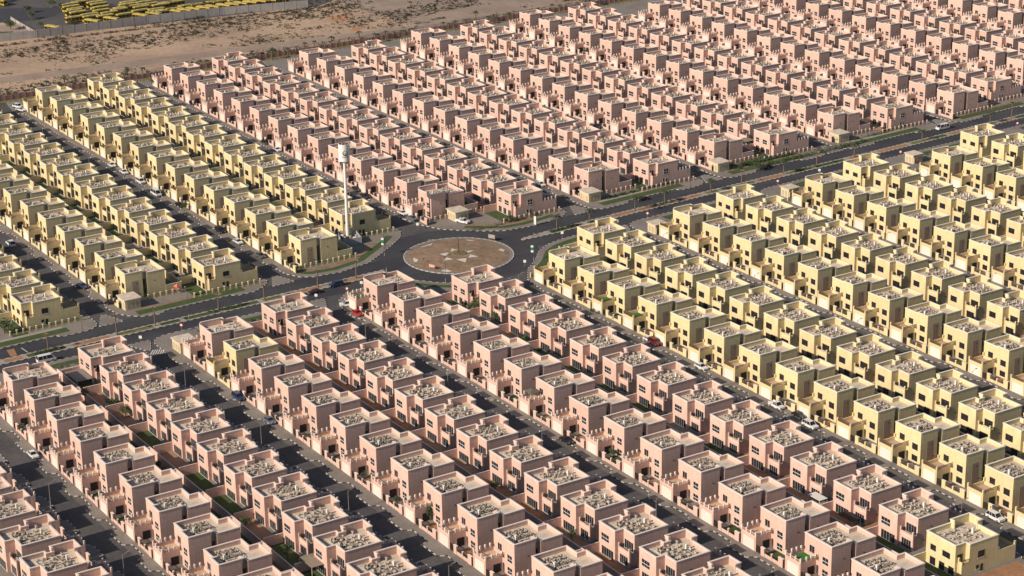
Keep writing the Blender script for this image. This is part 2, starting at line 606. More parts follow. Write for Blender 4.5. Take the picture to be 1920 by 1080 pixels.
    if col == 'pink':
        for x in (.0, 1.72, 3.44, 5.25):
            gm_.box(x, x + .36, -5.83, -5.47, 3.9, 4.98, 1)
        for y in (-4.1, -2.7, -1.3):
            for x in (.0, 5.25):
                gm_.box(x, x + .36, y, y + .36, 3.9, 4.98, 1)
        m.box(.33, 5.25, -5.70, -5.62, 4.38, 4.50, 0, bottom=True)
        m.box(5.38, 5.46, -5.5, -.05, 4.38, 4.50, 0, bottom=True)
        for k in range(12):
            m.box(.55 + k * .39, .65 + k * .39, -5.70, -5.62, 3.9, 4.38, 0)
            m.box(5.38, 5.46, -5.3 + k * .43, -5.2 + k * .43, 3.9, 4.38, 0)
        part(m, 'terrace_railing', [W, C], root)
    else:
        for x, y in ((.0, -5.83), (5.2, -5.83), (0, -.5)):
            gm_.box(x, x + .42, y, y + .42, 3.9, 4.8, 0)
        m = MB()
        m.box(.42, 5.2, -5.66, -5.60, 4.62, 4.70, 0, bottom=True)
        m.box(5.40, 5.46, -5.41, -.1, 4.62, 4.70, 0, bottom=True)
        m.box(.05, .11, -5.41, -.5, 4.62, 4.70, 0, bottom=True)
        for k in range(30):
            m.box(.5 + k * .157, .56 + k * .157, -5.66, -5.60, 3.9, 4.62)
            m.box(5.40, 5.46, -5.3 + k * .172, -5.24 + k * .172, 3.9, 4.62)
        part(m, 'terrace_railing', RAILB, root)
    part(gm_, 'garage', [W, C], root)
    # garage door in a shallow reveal
    m = MB()
    m.face([(.75, -5.806, 0.03), (5.0, -5.806, 0.03), (5.0, -5.806, 2.9), (.75, -5.806, 2.9)], 0)
    for k in range(1, 5):
        m.box(.75, 5.0, -5.815, -5.80, .58 * k - .012, .58 * k + .012, 1, bottom=True)
    m.box(.57, .75, -5.87, -5.80, 0, 3.1, 2)
    m.box(5.0, 5.18, -5.87, -5.80, 0, 3.1, 2)
    m.box(.57, 5.18, -5.88, -5.80, 2.92, 3.1, 2, bottom=True)
    part(m, 'garage_door', [GDOOR[col], LOUV, W], root)
    m = MB()
    m.box(5.59, 5.62, -3.7, -1.7, 0, 2.25)  # near-black panel in place of the garage's side opening, its inner shade painted on
    part(m, 'side_doorway', DARK, root)
    m = MB()
    m.box(5.8, 6.5, -.05, -.01, 0, 2.5)
    part(m, 'front_door', DARK, root)
    m = MB()
    for k in range(7):
        m.box(5.66 + k * .145, 5.70 + k * .145, -1.16, -1.12, 3.6, 4.5)
    m.box(5.62, 6.6, -1.17, -1.11, 4.5, 4.58)
    part(m, 'porch_railing', RAILB, root)
    # windows
    g_ = .10 if col == 'yellow' else .03
    window('y-', 1.9 - g_, 3.55 + g_, 3.25, 5.5 + g_, 0, col, root, 2, 1, 'terrace_window')
    window('y-', 8.0 - g_, 9.85 + g_, 3.7 - g_, 5.25 + g_, -1.2, col, root, 2, 2)
    window('y-', 8.0 - g_, 9.85 + g_, .58 - g_, 2.0 + g_, -1.2, col, root, 2, 2)
    if kind == 'std':
        if col == 'pink':
            window('y+', 6.9, 9.9, 3.9, 5.55, 12.2, col, root, 3, 2)
            window('y+', 5.1, 9.8, .12, 2.2, 12.2, col, root, 5, 1, 'garden_door')
            window('y+', .5, 3.9, 3.5, 5.6, 9.7, col, root, 4, 1, 'balcony_door')
            window('y+', .5, 3.6, .2, 2.3, 11.3, col, root, 4, 1, 'garden_door')
        else:
            window('y+', 7.2, 9.8, 3.75, 5.55, 12.2, col, root, 2, 1)
            window('y+', 5.3, 9.8, .12, 2.2, 12.2, col, root, 3, 1, 'garden_door')
            window('y+', .6, 3.6, 3.5, 5.5, 9.7, col, root, 2, 1, 'balcony_door')
            window('y+', .5, 3.6, .2, 2.3, 11.3, col, root, 2, 1, 'garden_door')
        m = MB()
        for x in (-.1, 4.1):
            m.box(x, x + .05, 9.75, 10.95, 4.3, 4.36, bottom=True)
            for k in range(7):
                m.box(x, x + .05, 9.8 + k * .17, 9.84 + k * .17, 3.4, 4.3)
        m.box(.15, 4.0, 11.15, 11.2, 4.4, 4.46, bottom=True)
        part(m, 'balcony_railing', IRON, root)
    elif kind == 'endf':
        window('y+', 6.9, 9.6, 3.95, 5.5, 12.3, col, root, 2, 2)
        window('y+', 1.5, 4.0, 3.95, 5.5, 12.3, col, root, 2, 2)
    else:
        for a0, a1, z0, z1 in ((7.7, 9.5, 3.85, 5.35), (3.0, 5.5, 3.85, 5.35), (7.7, 9.5, .15, 2.15), (4.7, 6.4, .15, 2.15), (1.6, 3.3, .15, 2.15)):
            window('y+', a0, a1, z0, z1, 12.2, col, root, 2, 2 if z0 > 1 else 1, 'window' if z0 > 1 else 'garden_door')
        window('x-', 4.3, 6.3, 3.8, 5.5, 0, col, root, 2, 2)
        window('x-', 5.9, 6.7, 1.0, 2.0, 0, col, root, 1, 1)
        window('x-', 4.6, 5.3, .1, 2.0, 0, col, root, 1, 1, 'side_doorway')
        window('x-', 9.9, 11.6, 3.45, 5.5, 1.3, col, root, 2, 1, 'balcony_door')
        m = MB()
        m.box(-.02, .03, 9.05, 11.0, 4.35, 4.42, bottom=True)
        for k in range(11):
            m.box(-.02, .03, 9.1 + k * .18, 9.14 + k * .18, 3.4, 4.35)
        part(m, 'balcony_railing', IRON, root)
    if kind != 'endr':
        window('x+', 4.72, 5.98, .5, 5.6, 9.7, 'yellow', root, 2, 1, 'stair_window')
    m = MB()
    for (face, a, z) in (('x+', 2.6, 5.0), ('x+', 3.4, 1.5), ('x+', 8.6, 4.9), ('x-', 5.5, 5.0), ('x-', 7.8, 2.0)):
        if kind == 'endr' and face == 'x-':
            continue
        x = 11.0 if face == 'x+' else 0.0
        s = 1 if face == 'x+' else -1
        m.tube((x, a, z), (x + s * .05, a, z), .19, n=8, cap=True)
    part(m, 'vent', IRON, root)
    if col == 'yellow':
        m = MB()
        m.box(10.99, 11.03, 1.0, 3.0, .4, 6.0, 0)
        part(m, 'wall_panel', PANEL, root)
    area = ((1.9, 9.6, 1.7, 8.9) if typ == 'R' else (1.3, 7.6, 1.8, 7.2)) if kind == 'std' else ((2.5, 9.0, 2.0, 9.8) if kind == 'endr' else (2.2, 8.6, 3.0, 10.6))
    roof_gear(root, seed, area, near, density)
    m = MB()
    m.box(5.4, 5.95, 2.4, 2.9, ZR, ZR + 1.35)
    part(m, 'water_tank', TANK, root)
    return root


VILLAS = {}


def villa_proto(col, kind, near, v, terrace='tile', density=1.0, typ='F'):
    key = (col, kind, near, v, terrace, density, typ)
    if key not in VILLAS:
        VILLAS[key] = [make_villa(col, kind, near, v * 13 + (3 if col == 'pink' else 4) + (50 if typ == 'R' else 0), terrace, density, typ), False]
    return VILLAS[key]


# ------------------------------------------------------------------ garden walls of a plot
def make_garden_wall(col, row, end):
    """row 'F'/'R'; end: 0 none, +1 the plot ends at +x, -1 at -x"""
    root = empty('garden_wall')
    W, C = WALL[col], COPE[col]
    m = MB()
    m.box(8.9, 14.1, -5.78, -5.55, 0, .75)
    m.box(8.88, 14.12, -5.81, -5.52, .75, .81, 1)
    m.box(11.3, 11.7, -5.86, -5.48, 0, 1.75)
    m.box(11.26, 11.74, -5.9, -5.44, 1.75, 1.83, 1)
    part(m, 'front_wall', [W, C], root)
    m = MB()
    m.box(7.6, 8.9, -5.9, -5.45, 0, 2.1)
    m.box(7.53, 8.97, -5.97, -5.38, 2.1, 2.2, 1)
    part(m, 'gate_pier', [W, C], root)
    m = MB()
    m.box(14.1, 15.75, -5.9, -5.45, 0, 2.2)
    m.box(14.03, 15.82, -5.97, -5.38, 2.2, 2.3, 1)
    part(m, 'gate_pier', [W, C], root)
    m = MB()
    for k in range(14):
        m.box(8.95 + k * .17, 8.99 + k * .17, -5.68, -5.64, .81, 1.5)
        m.box(11.75 + k * .17, 11.79 + k * .17, -5.68, -5.64, .81, 1.5)
    m.box(8.9, 11.3, -5.69, -5.63, 1.5, 1.56, bottom=True)
    m.box(11.7, 14.1, -5.69, -5.63, 1.5, 1.56, bottom=True)
    part(m, 'railing', RAILB if col == 'yellow' else IRON, root)
    m = MB()
    for k in range(12):
        m.box(5.68 + k * .16, 5.76 + k * .16, -5.72, -5.66, .1, 1.9)
    m.box(5.65, 7.6, -5.73, -5.65, .3, .4, bottom=True)
    m.box(5.65, 7.6, -5.73, -5.65, 1.6, 1.7, bottom=True)
    part(m, 'gate', IRON, root)
    m = MB()
    m.box(15.8, 16.4, -5.7, -5.62, .05, 1.9)
    part(m, 'service_gate', DARK, root)
    m = MB()
    m.box(10.85, 11.05, 12.25, 17.6, 0, 2.5)
    m.box(10.82, 11.08, 12.25, 17.6, 2.5, 2.57, 1)
    part(m, 'dividing_wall', [W, C], root)
    if row == 'F':
        m = MB()
        m.box(-5.5, 11.0, 17.62, 17.82, 0, 2.6)
        m.box(-5.5, 11.0, 17.59, 17.85, 2.6, 2.67, 1)
        part(m, 'back_wall', [W, C], root)
    if end:
        x = 13.4 if end > 0 else -2.6
        m, q = MB(), MB()
        n = 11
        L = 23.0
        m.box(x - .1, x + .1, -5.4, -5.4 + L, 0, .55)
        for k in range(n + 1):
            y = -5.5 + L * k / n
            q.box(x - .2, x + .2, y, y + .4, 0, 1.45)
            q.box(x - .26, x + .26, y - .06, y + .46, 1.45, 1.55, 1)
        part(m, 'side_wall', W, root)
        part(q, 'side_pier', [W, C], root)
        m = MB()
        m.box(x - .03, x + .03, -5.4, -5.4 + L, 1.2, 1.27, bottom=True)
        for k in range(90):
            m.box(x - .02, x + .02, -5.3 + k * .255, -5.26 + k * .255, .55, 1.2)
        part(m, 'side_railing', IRON, root)
    return root


WALLS = {}


def place_wall(col, row, end, loc, rz, label):
    key = (col, row, end)
    if key not in WALLS:
        WALLS[key] = make_garden_wall(col, row, end)
        o = WALLS[key]
        o.location, o.rotation_euler = loc, (0, 0, rz)
    else:
        o = copy_tree(WALLS[key], loc, rz)
    tag(o, label, 'garden wall', 'garden walls of the villas')
    return o


# ------------------------------------------------------------------ the rows
# side, block, F(ront, garages to the viewer) / R(ear), Y, a, b, first i, last i, colour
ROWS = [
    ('S', -1, 'R', -205.0, 28.0, 16.5, 3, 16, 'pink', 'pink row cut off by the bottom left corner'),
    ('S', 0, 'F', -167.9, 13.66, 16.679, 1, 14, 'pink', 'first near-side pink row'),
    ('S', 0, 'R', -143.85, 9.73, 16.296, 1, 15, 'pink', 'second near-side pink row'),
    ('S', 1, 'F', -106.9, 12.52, 16.444, 1, 16, 'pink', 'third near-side pink row'),
    ('S', 1, 'R', -83.8, 6.91, 16.39, 1, 17, 'pink', 'fourth near-side pink row'),
    ('S', 2, 'F', -47.5, 4.9, 16.482, 1, 18, 'pink', 'fifth near-side pink row'),
    ('S', 2, 'R', -23.6, 18.42, 16.614, 1, 14, 'pink', 'sixth near-side pink row'),
    ('S', 3, 'F', 13.1, 18.22, 16.464, 1, 17, 'yellow', 'first near-side yellow row'),
    ('S', 3, 'R', 35.3, 1.57, 16.477, 1, 17, 'yellow', 'second near-side yellow row'),
    ('S', 4, 'F', 72.1, 5.31, 16.553, 1, 17, 'yellow', 'third near-side yellow row'),
    ('S', 4, 'R', 95.5, -1.23, 16.554, 1, 17, 'yellow', 'fourth near-side yellow row'),
    ('S', 5, 'F', 131.3, 3.6, 16.5, 1, 17, 'yellow', 'fifth near-side yellow row'),
    ('S', 5, 'R', 156.0, -4.6, 16.5, 1, 17, 'yellow', 'sixth near-side yellow row'),
    ('S', 6, 'F', 190.5, 4.6, 16.5, 1, 17, 'yellow', 'seventh near-side yellow row'),
    ('S', 6, 'R', 217.5, -8.9, 16.5, 1, 17, 'yellow', 'eighth near-side yellow row'),
    ('S', 7, 'F', 252.6, -2.0, 16.5, 1, 12, 'yellow', 'ninth near-side yellow row'),
    ('N', 0, 'R', -144.3, -28.7, 16.7, 0, -14, 'yellow', 'first far-side yellow row'),
    ('N', 1, 'F', -107.3, -34.23, 17.03, 0, -13, 'yellow', 'second far-side yellow row'),
    ('N', 1, 'R', -83.9, -27.38, 16.84, 0, -14, 'yellow', 'third far-side yellow row'),
    ('N', 2, 'F', -46.8, -31.43, 16.65, 0, -14, 'yellow', 'fourth far-side yellow row'),
    ('N', 2, 'R', -22.8, -48.3, 16.8, 0, -13, 'yellow', 'fifth far-side yellow row'),
    ('N', 3, 'F', 13.3, -49.4, 16.9, 0, -13, 'pink', 'first far-side pink row'),
    ('N', 3, 'R', 36.0, -33.7, 16.8, 0, -14, 'pink', 'second far-side pink row'),
    ('N', 4, 'F', 73.0, -39.61, 16.75, 0, -13, 'pink', 'third far-side pink row'),
    ('N', 4, 'R', 96.2, -35.45, 16.65, 0, -13, 'pink', 'fourth far-side pink row'),
    ('N', 5, 'F', 132.2, -43.2, 16.75, 0, -13, 'pink', 'fifth far-side pink row'),
    ('N', 5, 'R', 156.0, -40.0, 16.68, 0, -13, 'pink', 'sixth far-side pink row'),
    ('N', 6, 'F', 192.5, -46.1, 16.7, 0, -13, 'pink', 'seventh far-side pink row'),
    ('N', 6, 'R', 216.5, -41.9, 16.6, 0, -13, 'pink', 'eighth far-side pink row'),
    ('N', 7, 'F', 252.6, -43.0, 16.65, 0, -12, 'pink', 'ninth far-side pink row'),
    ('N', 7, 'R', 277.0, -49.0, 16.65, 0, -12, 'pink', 'tenth far-side pink row'),
    ('N', 8, 'F', 312.6, -48.0, 16.65, 0, -12, 'pink', 'eleventh far-side pink row'),
    ('N', 8, 'R', 335.9, -48.0, 16.65, 0, -12, 'pink', 'twelfth far-side pink row'),
    ('N', 9, 'F', 372.5, -48.0, 16.65, 0, -12, 'pink', 'thirteenth far-side pink row'),
    ('N', 9, 'R', 395.8, -48.0, 16.65, 0, -12, 'pink', 'fourteenth far-side pink row'),
]
YF = {k: -167.2 + 60.0 * k for k in range(-3, 11)}
PLOT_WORDS = []
PLOTS = []          # (frame origin, rotation, kind of row) for yards


def in_view(x, y, margin=25):
    pts = [pix(x + a, y + b, z) for a in (0, 11) for b in (0, 12) for z in (0, 8)]
    xs, ys = [p[0] for p in pts], [p[1] for p in pts]
    return max(xs) > -margin and min(xs) < 1920 + margin and max(ys) > -margin and min(ys) < 1080 + margin


rnd = random.Random(11)
TURF_AT = [(1143, 563), (1185, 585), (1497, 1040), (660, 560), (1490, 580)]
used = {}
n_villas = 0
for (side, k, typ, Y, a, b, i0, i1, col, rowname) in ROWS:
    step = 1 if i1 > i0 else -1
    for i in range(i0, i1 + step, step):
        X = a + b * i
        if not in_view(X, Y):
            continue
        order = abs(i - i0) if side == 'N' else i - 1
        end = i == i0 and not (side == 'S' and k == -1)
        c = col
        if side == 'S' and k == 1 and typ == 'F' and i == 2:
            c = 'yellow'
        corner = side == 'S' and k == 2 and typ == 'R' and i == 14
        if corner:
            c = 'yellow'
        kind = 'std'
        if end:
            kind = 'endf' if typ == 'F' else 'endr'
        if corner:
            kind = 'endr'
        if typ == 'F':
            loc, rz = Vector((X, Y, 0)), 0.0
        else:
            loc, rz = Vector((X + 11, Y + 12.2, 0)), PI
        dist = (Vector((X + 5, Y + 6, 4)) - CAM).length
        near = dist < 560
        tp = pix(X + 2.8, Y - 3, 3.0)
        terr = 'turf' if typ == 'F' and any(abs(tp[0] - u) < 22 and abs(tp[1] - v) < 16 for u, v in TURF_AT) else 'tile'
        v = rnd.randrange(3) if kind == 'std' else 0
        dens = 0.55 if kind != 'std' else 1.0
        pr = villa_proto(c, kind, near, v, terr, dens, typ)
        if not pr[1]:
            pr[1] = True
            o = pr[0]
            o.location, o.rotation_euler = loc, (0, 0, rz)
        else:
            o = copy_tree(pr[0], loc, rz)
        nth = ORD[order]
        lab = f'{nth} villa from the main road in the {rowname}'
        if side == 'S' and k == -1:
            lab = f'{ORD[order - 2]} villa from the top in the {rowname}'
        if side == 'S' and k == 1 and typ == 'F' and i == 2:
            lab = 'lone yellow villa standing second from the main road in a pink row'
        if corner:
            lab = 'yellow villa with few air conditioners in the bottom right corner among pink villas'
        tag(o, lab, 'house', ('yellow' if c == 'yellow' else 'pink') + ' villas of the estate')
        n_villas += 1
        e = 0
        if end:
            e = (1 if side == 'N' else -1) if typ == 'F' else (-1 if side == 'N' else 1)
        if corner:
            wl = 'garden wall of the yellow villa in the bottom right corner'
        elif side == 'S' and k == -1:
            wl = f'garden wall of the {ORD[order - 2]} villa in the {rowname}'
        else:
            wl = f'garden wall of the {nth} villa in the {rowname}'
        place_wall(c, typ, e, loc, rz, wl)
        PLOTS.append((loc, rz, typ, c, side, end, X, Y))
        PLOT_WORDS.append((nth, rowname, near, k, i))
for pr in VILLAS.values():
    if not pr[1]:
        discard(pr[0])
print('villas', n_villas)

# ------------------------------------------------------------------ ground
CT = [(-320, 10.0), (-170, 4.2), (-100, 2.2), (-40, 0.3), (0, -1.0), (27, -1.8), (48, -3.0), (75, -4.8), (110, -6.6), (169, -9.3), (204, -10.7), (276, -14.8), (520, -28.0)]


def cx(y):
    for (y0, x0), (y1, x1) in zip(CT, CT[1:]):
        if y0 <= y <= y1:
            return x0 + (x1 - x0) * (y - y0) / (y1 - y0)
    return CT[0][1] if y < CT[0][0] else CT[-1][1]


NK = lambda y: cx(y) - 8.7
SK = lambda y: cx(y) + 8.6


def sheet(name, polys, m, z, kind='structure', parent=None):
    mb = MB()
    for p in polys:
        mb.face([(x, y, z) for x, y in p])
    o = mb.build(name, m)
    if kind:
        o['kind'] = kind
    return o


def rounded(poly, radii, n=7):
    """poly with corner radii (0 keeps the corner)"""
    out = []
    N = len(poly)
    for k in range(N):
        p, c, q = Vector(poly[k - 1]), Vector(poly[k]), Vector(poly[(k + 1) % N])
        r = radii[k]
        if r <= 0:
            out.append(tuple(c))
            continue
        d1, d2 = (p - c), (q - c)
        l1, l2 = d1.length, d2.length
        d1, d2 = d1 / l1, d2 / l2
        t = min(r, l1 * .49, l2 * .49)
        a, b2 = c + d1 * t, c + d2 * t
        for j in range(n + 1):
            s = j / n
            out.append(tuple(a * (1 - s) ** 2 + c * (2 * s * (1 - s)) + b2 * s ** 2))
    return out


ZR_ = -0.12
gm = MB()
gm.face([(-1480, -1130, -.20), (1230, -1130, -.20), (1230, 1480, -.20), (-1480, 1480, -.20)])
g = gm.build('desert_ground', SAND)
g['kind'] = 'structure'
sheet('road', [[(-281, -420), (420, -420), (420, 520), (-281, 520)]], STREET, -.135)
# main road and roundabout carriageway, darker asphalt
ys = list(range(-320, 521, 20))
main = MB()
for y0, y1 in zip(ys, ys[1:]):
    main.face([(NK(y0) - 2.2, y0, ZR_), (SK(y0) + .6, y0, ZR_), (SK(y1) + .6, y1, ZR_), (NK(y1) - 2.2, y1, ZR_)])
main.face([(27.5 * math.cos(t), 27.5 * math.sin(t), ZR_ + .004) for t in [2 * PI * k / 48 for k in range(48)]])
o = main.build('main_road', ASPH)
o['kind'] = 'structure'

KERBS = []       # polylines that carry a kerb


def fzig(Y, i0x, n, b, sgn):
    """driveway aprons and bays along a house row; returns points running +x ; sgn -1: F side"""
    pts = []
    for j in range(n):
        x = i0x + b * j
        for u, v in ((-.7, 9.6), (6.2, 9.6), (7.4, 7.5), (14.4, 7.5)):
            pts.append((x + u, Y + sgn * v))
    return pts


def row(side, k, t):
    for r in ROWS:
        if r[0] == side and r[1] == k and r[2] == t:
            return r
    return None


blocks = []
NEND = {   # measured kerb of the block ends towards the main road (from the F street round to the R street)
    1: [(-22, -116.2), (-14.6, -115.5), (-11.1, -113.7), (-7.6, -110), (-6.5, -104.4), (-8.4, -101.5), (-9.2, -79), (-7.6, -77), (-7.6, -71.5), (-10.1, -67.1), (-13.9, -63.8), (-22, -63.0)],
    2: [(-28, -56.3), (-16.6, -55.5), (-11.7, -53.1), (-9.2, -49.5), (-8.1, -39.9), (-10.9, -28), (-17, -19.8), (-22.3, -12.8), (-28, -6.4), (-33, -3.6), (-46, -3.3)],
    3: [(-44, 4.4), (-33.6, 6.4), (-27.3, 9.1), (-21.5, 14.6), (-15.9, 21.5), (-12.8, 26.9), (-11.8, 35.1), (-12.7, 43.9), (-13.9, 50.1), (-17.8, 54.8), (-26, 55.9)],
}
SEND = {
    2: [(30, -56.5), (22, -55.5), (15, -53), (10.4, -48), (9.2, -38), (10.0, -30), (13.5, -23.5), (18.9, -19.3), (24.5, -12), (31, -6.5), (42, -3.3)],
    3: [(46, 4.2), (33, 6.0), (24.2, 11.9), (18.9, 18), (11.7, 24.2), (7.6, 30.5), (5.6, 38), (4.9, 46), (6.5, 52), (12, 55.3), (22, 55.9)],
}
for side in 'NS':
    for k in range(-3, 11):
        yf, yr = YF[k], YF[k] + 23.4
        if side == 'N':
            if k in NEND:
                endp = NEND[k]
            else:
                e0, e1 = yf - 9.0, yr + 20.0
                q = [(NK(e0) - 14, e0), (NK(e0), e0), (NK(e1), e1), (NK(e1) - 14, e1)]
                endp = rounded(q, [0, 9, 9, 0])
                # lay-by along the main road
                b0, b1 = yf + 7, yf + 29
                endp = [p for p in endp if not (b0 - 3 < p[1] < b1 + 3)] if False else endp
                mid = [(NK(b0 - 1.5), b0 - 1.5), (NK(b0) - 2, b0), (NK(b1) - 2, b1), (NK(b1 + 1.5), b1 + 1.5)]
                h = len(endp) // 2
                endp = endp[:h] + mid + endp[h:]
            rf, rr = row('N', k, 'F'), row('N', k, 'R')
            far = -279.0 if k > 0 else -330
            poly = list(endp)
            # back along the R street (towards -x), then along the far end, then the F street to +x
            x_end = poly[-1][0]
            Rz = []
            Xr = (rr[4] if rr else -48.0)
            for j in range(0, 15):
                x = Xr - 16.65 * j
                for u, v in ((11.7, 20.9), (4.8, 20.9), (3.6, 19.7), (-3.4, 19.7)):
                    if far + 8 < x + u < x_end - 1:
                        Rz.append((x + u, yr + v))
            Fz = []
            Xf = (rf[4] if rf else -48.0)
            for j in range(14, -1, -1):
                x = Xf - 16.65 * j
                for u, v in ((-.7, 9.6), (6.2, 9.6), (7.4, 7.5), (14.4, 7.5)):
                    if far + 8 < x + u < poly[0][0] - 1:
                        Fz.append((x + u, yf - v))
            poly = poly + Rz + [(far, yr + 19.7), (far, yf - 7.5)] + Fz
        else:
            if k in SEND:
                endp = SEND[k]
            else:
                e0, e1 = yf - 9.0, yr + 20.0
                q = [(SK(e0) + 14, e0), (SK(e0), e0), (SK(e1), e1), (SK(e1) + 14, e1)]
                endp = rounded(q, [0, 9, 9, 0])
            rf, rr = row('S', k, 'F'), row('S', k, 'R')
            far = 330.0
            poly = list(endp)
            Rz, Fz = [], []
            Xr = (rr[4] + rr[5] if rr else 20.0)
            for j in range(0, 20):
                x = Xr + 16.5 * j
                for u, v in ((-3.4, 19.7), (3.6, 19.7), (4.8, 20.9), (11.7, 20.9)):
                    if poly[-1][0] + 1 < x + u < far - 4:
                        Rz.append((x + u, yr + v))
            Xf = (rf[4] + rf[5] if rf else 20.0)
            for j in range(19, -1, -1):
                x = Xf + 16.5 * j
                for u, v in ((14.4, 7.5), (7.4, 7.5), (6.2, 9.6), (-.7, 9.6)):
                    if poly[0][0] + 1 < x + u < far - 4:
                        Fz.append((x + u, yf - v))
            poly = (poly + Rz + [(far, yr + 19.7), (far, yf - 7.5)] + Fz)
            poly.reverse()
            endp = endp[::-1]
        # keep the polygon counter-clockwise
        A = sum(p[0] * q[1] - q[0] * p[1] for p, q in zip(poly, poly[1:] + poly[:1]))
        if A < 0:
            poly.reverse()
        blocks.append(poly)
        KERBS.append(poly)
pm = MB()
for p in blocks:
    pm.prism(p, -.16, 0.0)
o = pm.build('pavement', PAVE)
o['kind'] = 'structure'
# triangulate the big concave caps cleanly
bmx = bmesh.new()
bmx.from_mesh(o.data)
bmesh.ops.triangulate(bmx, faces=[f for f in bmx.faces if len(f.verts) > 4])
bmx.to_mesh(o.data)
bmx.free()


def kerb_line(mb, pts, closed, seg=1.15, w=.20, h=.03, z0=-.13, inward=0.0):
    """alternating black and white kerb stones along a polyline"""
    P = [Vector(p) for p in pts]
    if closed:
        P.append(P[0])
    acc, idx = 0.0, 0
    for a, b in zip(P, P[1:]):
        L = (b - a).length
        if L < 1e-4:
            continue
        d = (b - a) / L
        nrm = Vector((-d.y, d.x))
        t = 0.0
        while t < L - 1e-6:
            step = min(seg - acc, L - t)
            p, q = a + d * t, a + d * (t + step)
            c = (p + q) / 2 - nrm * (w / 2 - .02)
            far_out = False
            x, y = pix(c.x, c.y, 0)
            if -60 < x < 1980 and -60 < y < 1140:
                mb.obox(c, d, nrm, step / 2, w / 2, z0, h, idx % 2)
            t += step
            acc += step
            if acc >= seg - 1e-6:
                acc, idx = 0.0, idx + 1
    return mb


km = MB()
for p in KERBS:
    kerb_line(km, p, True)
o = km.build('kerb', [KW, KB])
o['kind'] = 'structure'

# parking-bay paving between the driveway aprons
bays = []
for (side, k, typ, Y, a, b, i0, i1, col, rn) in ROWS:
    if typ == 'F':
        xs = sorted((a + b * i0, a + b * i1))
        if side == 'S':
            xs = [xs[0] + 8, 330]
        else:
            xs = [xs[0], xs[1] + 2]
        yy = YF[k]
        bays.append([(xs[0], yy - 9.6), (xs[1], yy - 9.6), (xs[1], yy - 7.4), (xs[0], yy - 7.4)])
sheet('parking_bay', bays, BAY, -.128)

# yards: front, side, back
yards = {m: [] for m in ('lawn', 'soil', 'tile', 'grey')}
rnd = random.Random(5)
for (loc, rz, typ, c, side, end, X, Y) in PLOTS:
    def tr(q):
        s = -1 if rz else 1
        return [(loc.x + s * x, loc.y + s * y) for x, y in q]
    fr = [(7.7, -5.4), (16.2, -5.4), (16.2, -1.25), (11.05, -1.25), (7.7, -1.25)]
    yards[rnd.choices(('tile', 'soil', 'lawn', 'grey'), (5, 2, 3, 3) if side == 'S' else (4, .6, 4, 4))[0]].append(tr(fr))
    bk = [(-5.2, 12.35), (10.8, 12.35), (10.8, 17.5), (-5.2, 17.5)] if typ == 'R' else [(-5.2, 12.4), (10.8, 12.4), (10.8, 17.5), (-5.2, 17.5)]
    yards[rnd.choices(('lawn', 'soil', 'tile', 'grey'), (6, 3, 2, 1.4) if side == 'S' else (7, .8, 1.5, 2))[0]].append(tr(bk))
    if end and side == 'N':
        yards['lawn'].append(tr([(11.15, -5.2), (13.2, -5.2), (13.2, 17.2), (11.15, 17.2)] if typ == 'F' else [(-2.4, -5.2), (-.1, -5.2), (-.1, 17.2), (-2.4, 17.2)]))
        continue
    if rnd.random() < .5:
        yards[rnd.choices(('grey', 'soil', 'tile'), (4, 2, 2))[0]].append(tr([(11.2, .5), (16.3, .5), (16.3, 12.0), (11.2, 12.0)]))
TILE = mat('yard_tile', (0.33, 0.205, 0.13), 0.9, 0.12, 2.0, col2=(0.29, 0.19, 0.125), big=0.1)
GREY = mat('yard_grey', (0.23, 0.20, 0.175), 0.9, 0.12, 2.0)
sheet('garden_lawn', yards['lawn'], LAWN, .006)
sheet('garden_soil', yards['soil'], SOILR, .006)
sheet('yard_tiles', yards['tile'], TILE, .006)
sheet('yard_paving', yards['grey'], GREY, .006)

# verges along the main road
verge, soilv, pathv = [], [], []


def strip(fy0, fy1, f0, f1, out, n=12):
    for j in range(n):
        a, b2 = fy0 + (fy1 - fy0) * j / n, fy0 + (fy1 - fy0) * (j + 1) / n
        out.append([(f0(a), a), (f0(b2), b2), (f1(b2), b2), (f1(a), a)])


for k in list(range(-2, 9)):
    yf = YF[k]
    if k in (2, 3):
        continue
    strip(yf - 3, yf + 34, lambda y: NK(y) - 6.6, lambda y: NK(y) - 2.9, verge)
    strip(yf - 2, yf + 33, lambda y: NK(y) - 8.2, lambda y: NK(y) - 6.6, soilv if k % 2 else pathv)
    strip(yf + 6, yf + 38, lambda y: SK(y) + 2.4, lambda y: SK(y) + 5.2, verge)


def follow(pts, d0, d1, out):
    P = [Vector(p) for p in pts]
    A, B = [], []
    for j, p in enumerate(P):
        t = (P[min(j + 1, len(P) - 1)] - P[max(j - 1, 0)]).normalized()
        nn = Vector((-t.y, t.x))
        A.append(p + nn * d0)
        B.append(p + nn * d1)
    for j in range(len(P) - 1):
        out.append([tuple(A[j]), tuple(A[j + 1]), tuple(B[j + 1]), tuple(B[j])])


follow(NEND[2][1:-2], 2.6, 5.2, verge)
follow(NEND[2][2:-3], 5.2, 8.0, soilv)
follow(NEND[3][3:-2], 2.6, 5.0, verge)
follow(NEND[3][3:-3], 5.0, 8.0, soilv)
follow(SEND[3][1:-1][::-1], 2.2, 5.2, verge)
follow(SEND[3][2:-2][::-1], 5.2, 8.5, soilv)
follow(SEND[2][2:-2][::-1], 2.2, 4.6, verge)
sheet('verge_lawn', verge, LAWN, .012)
sheet('verge_soil', soilv, SOIL, .009)
sheet('footpath', pathv, PATH, .008)

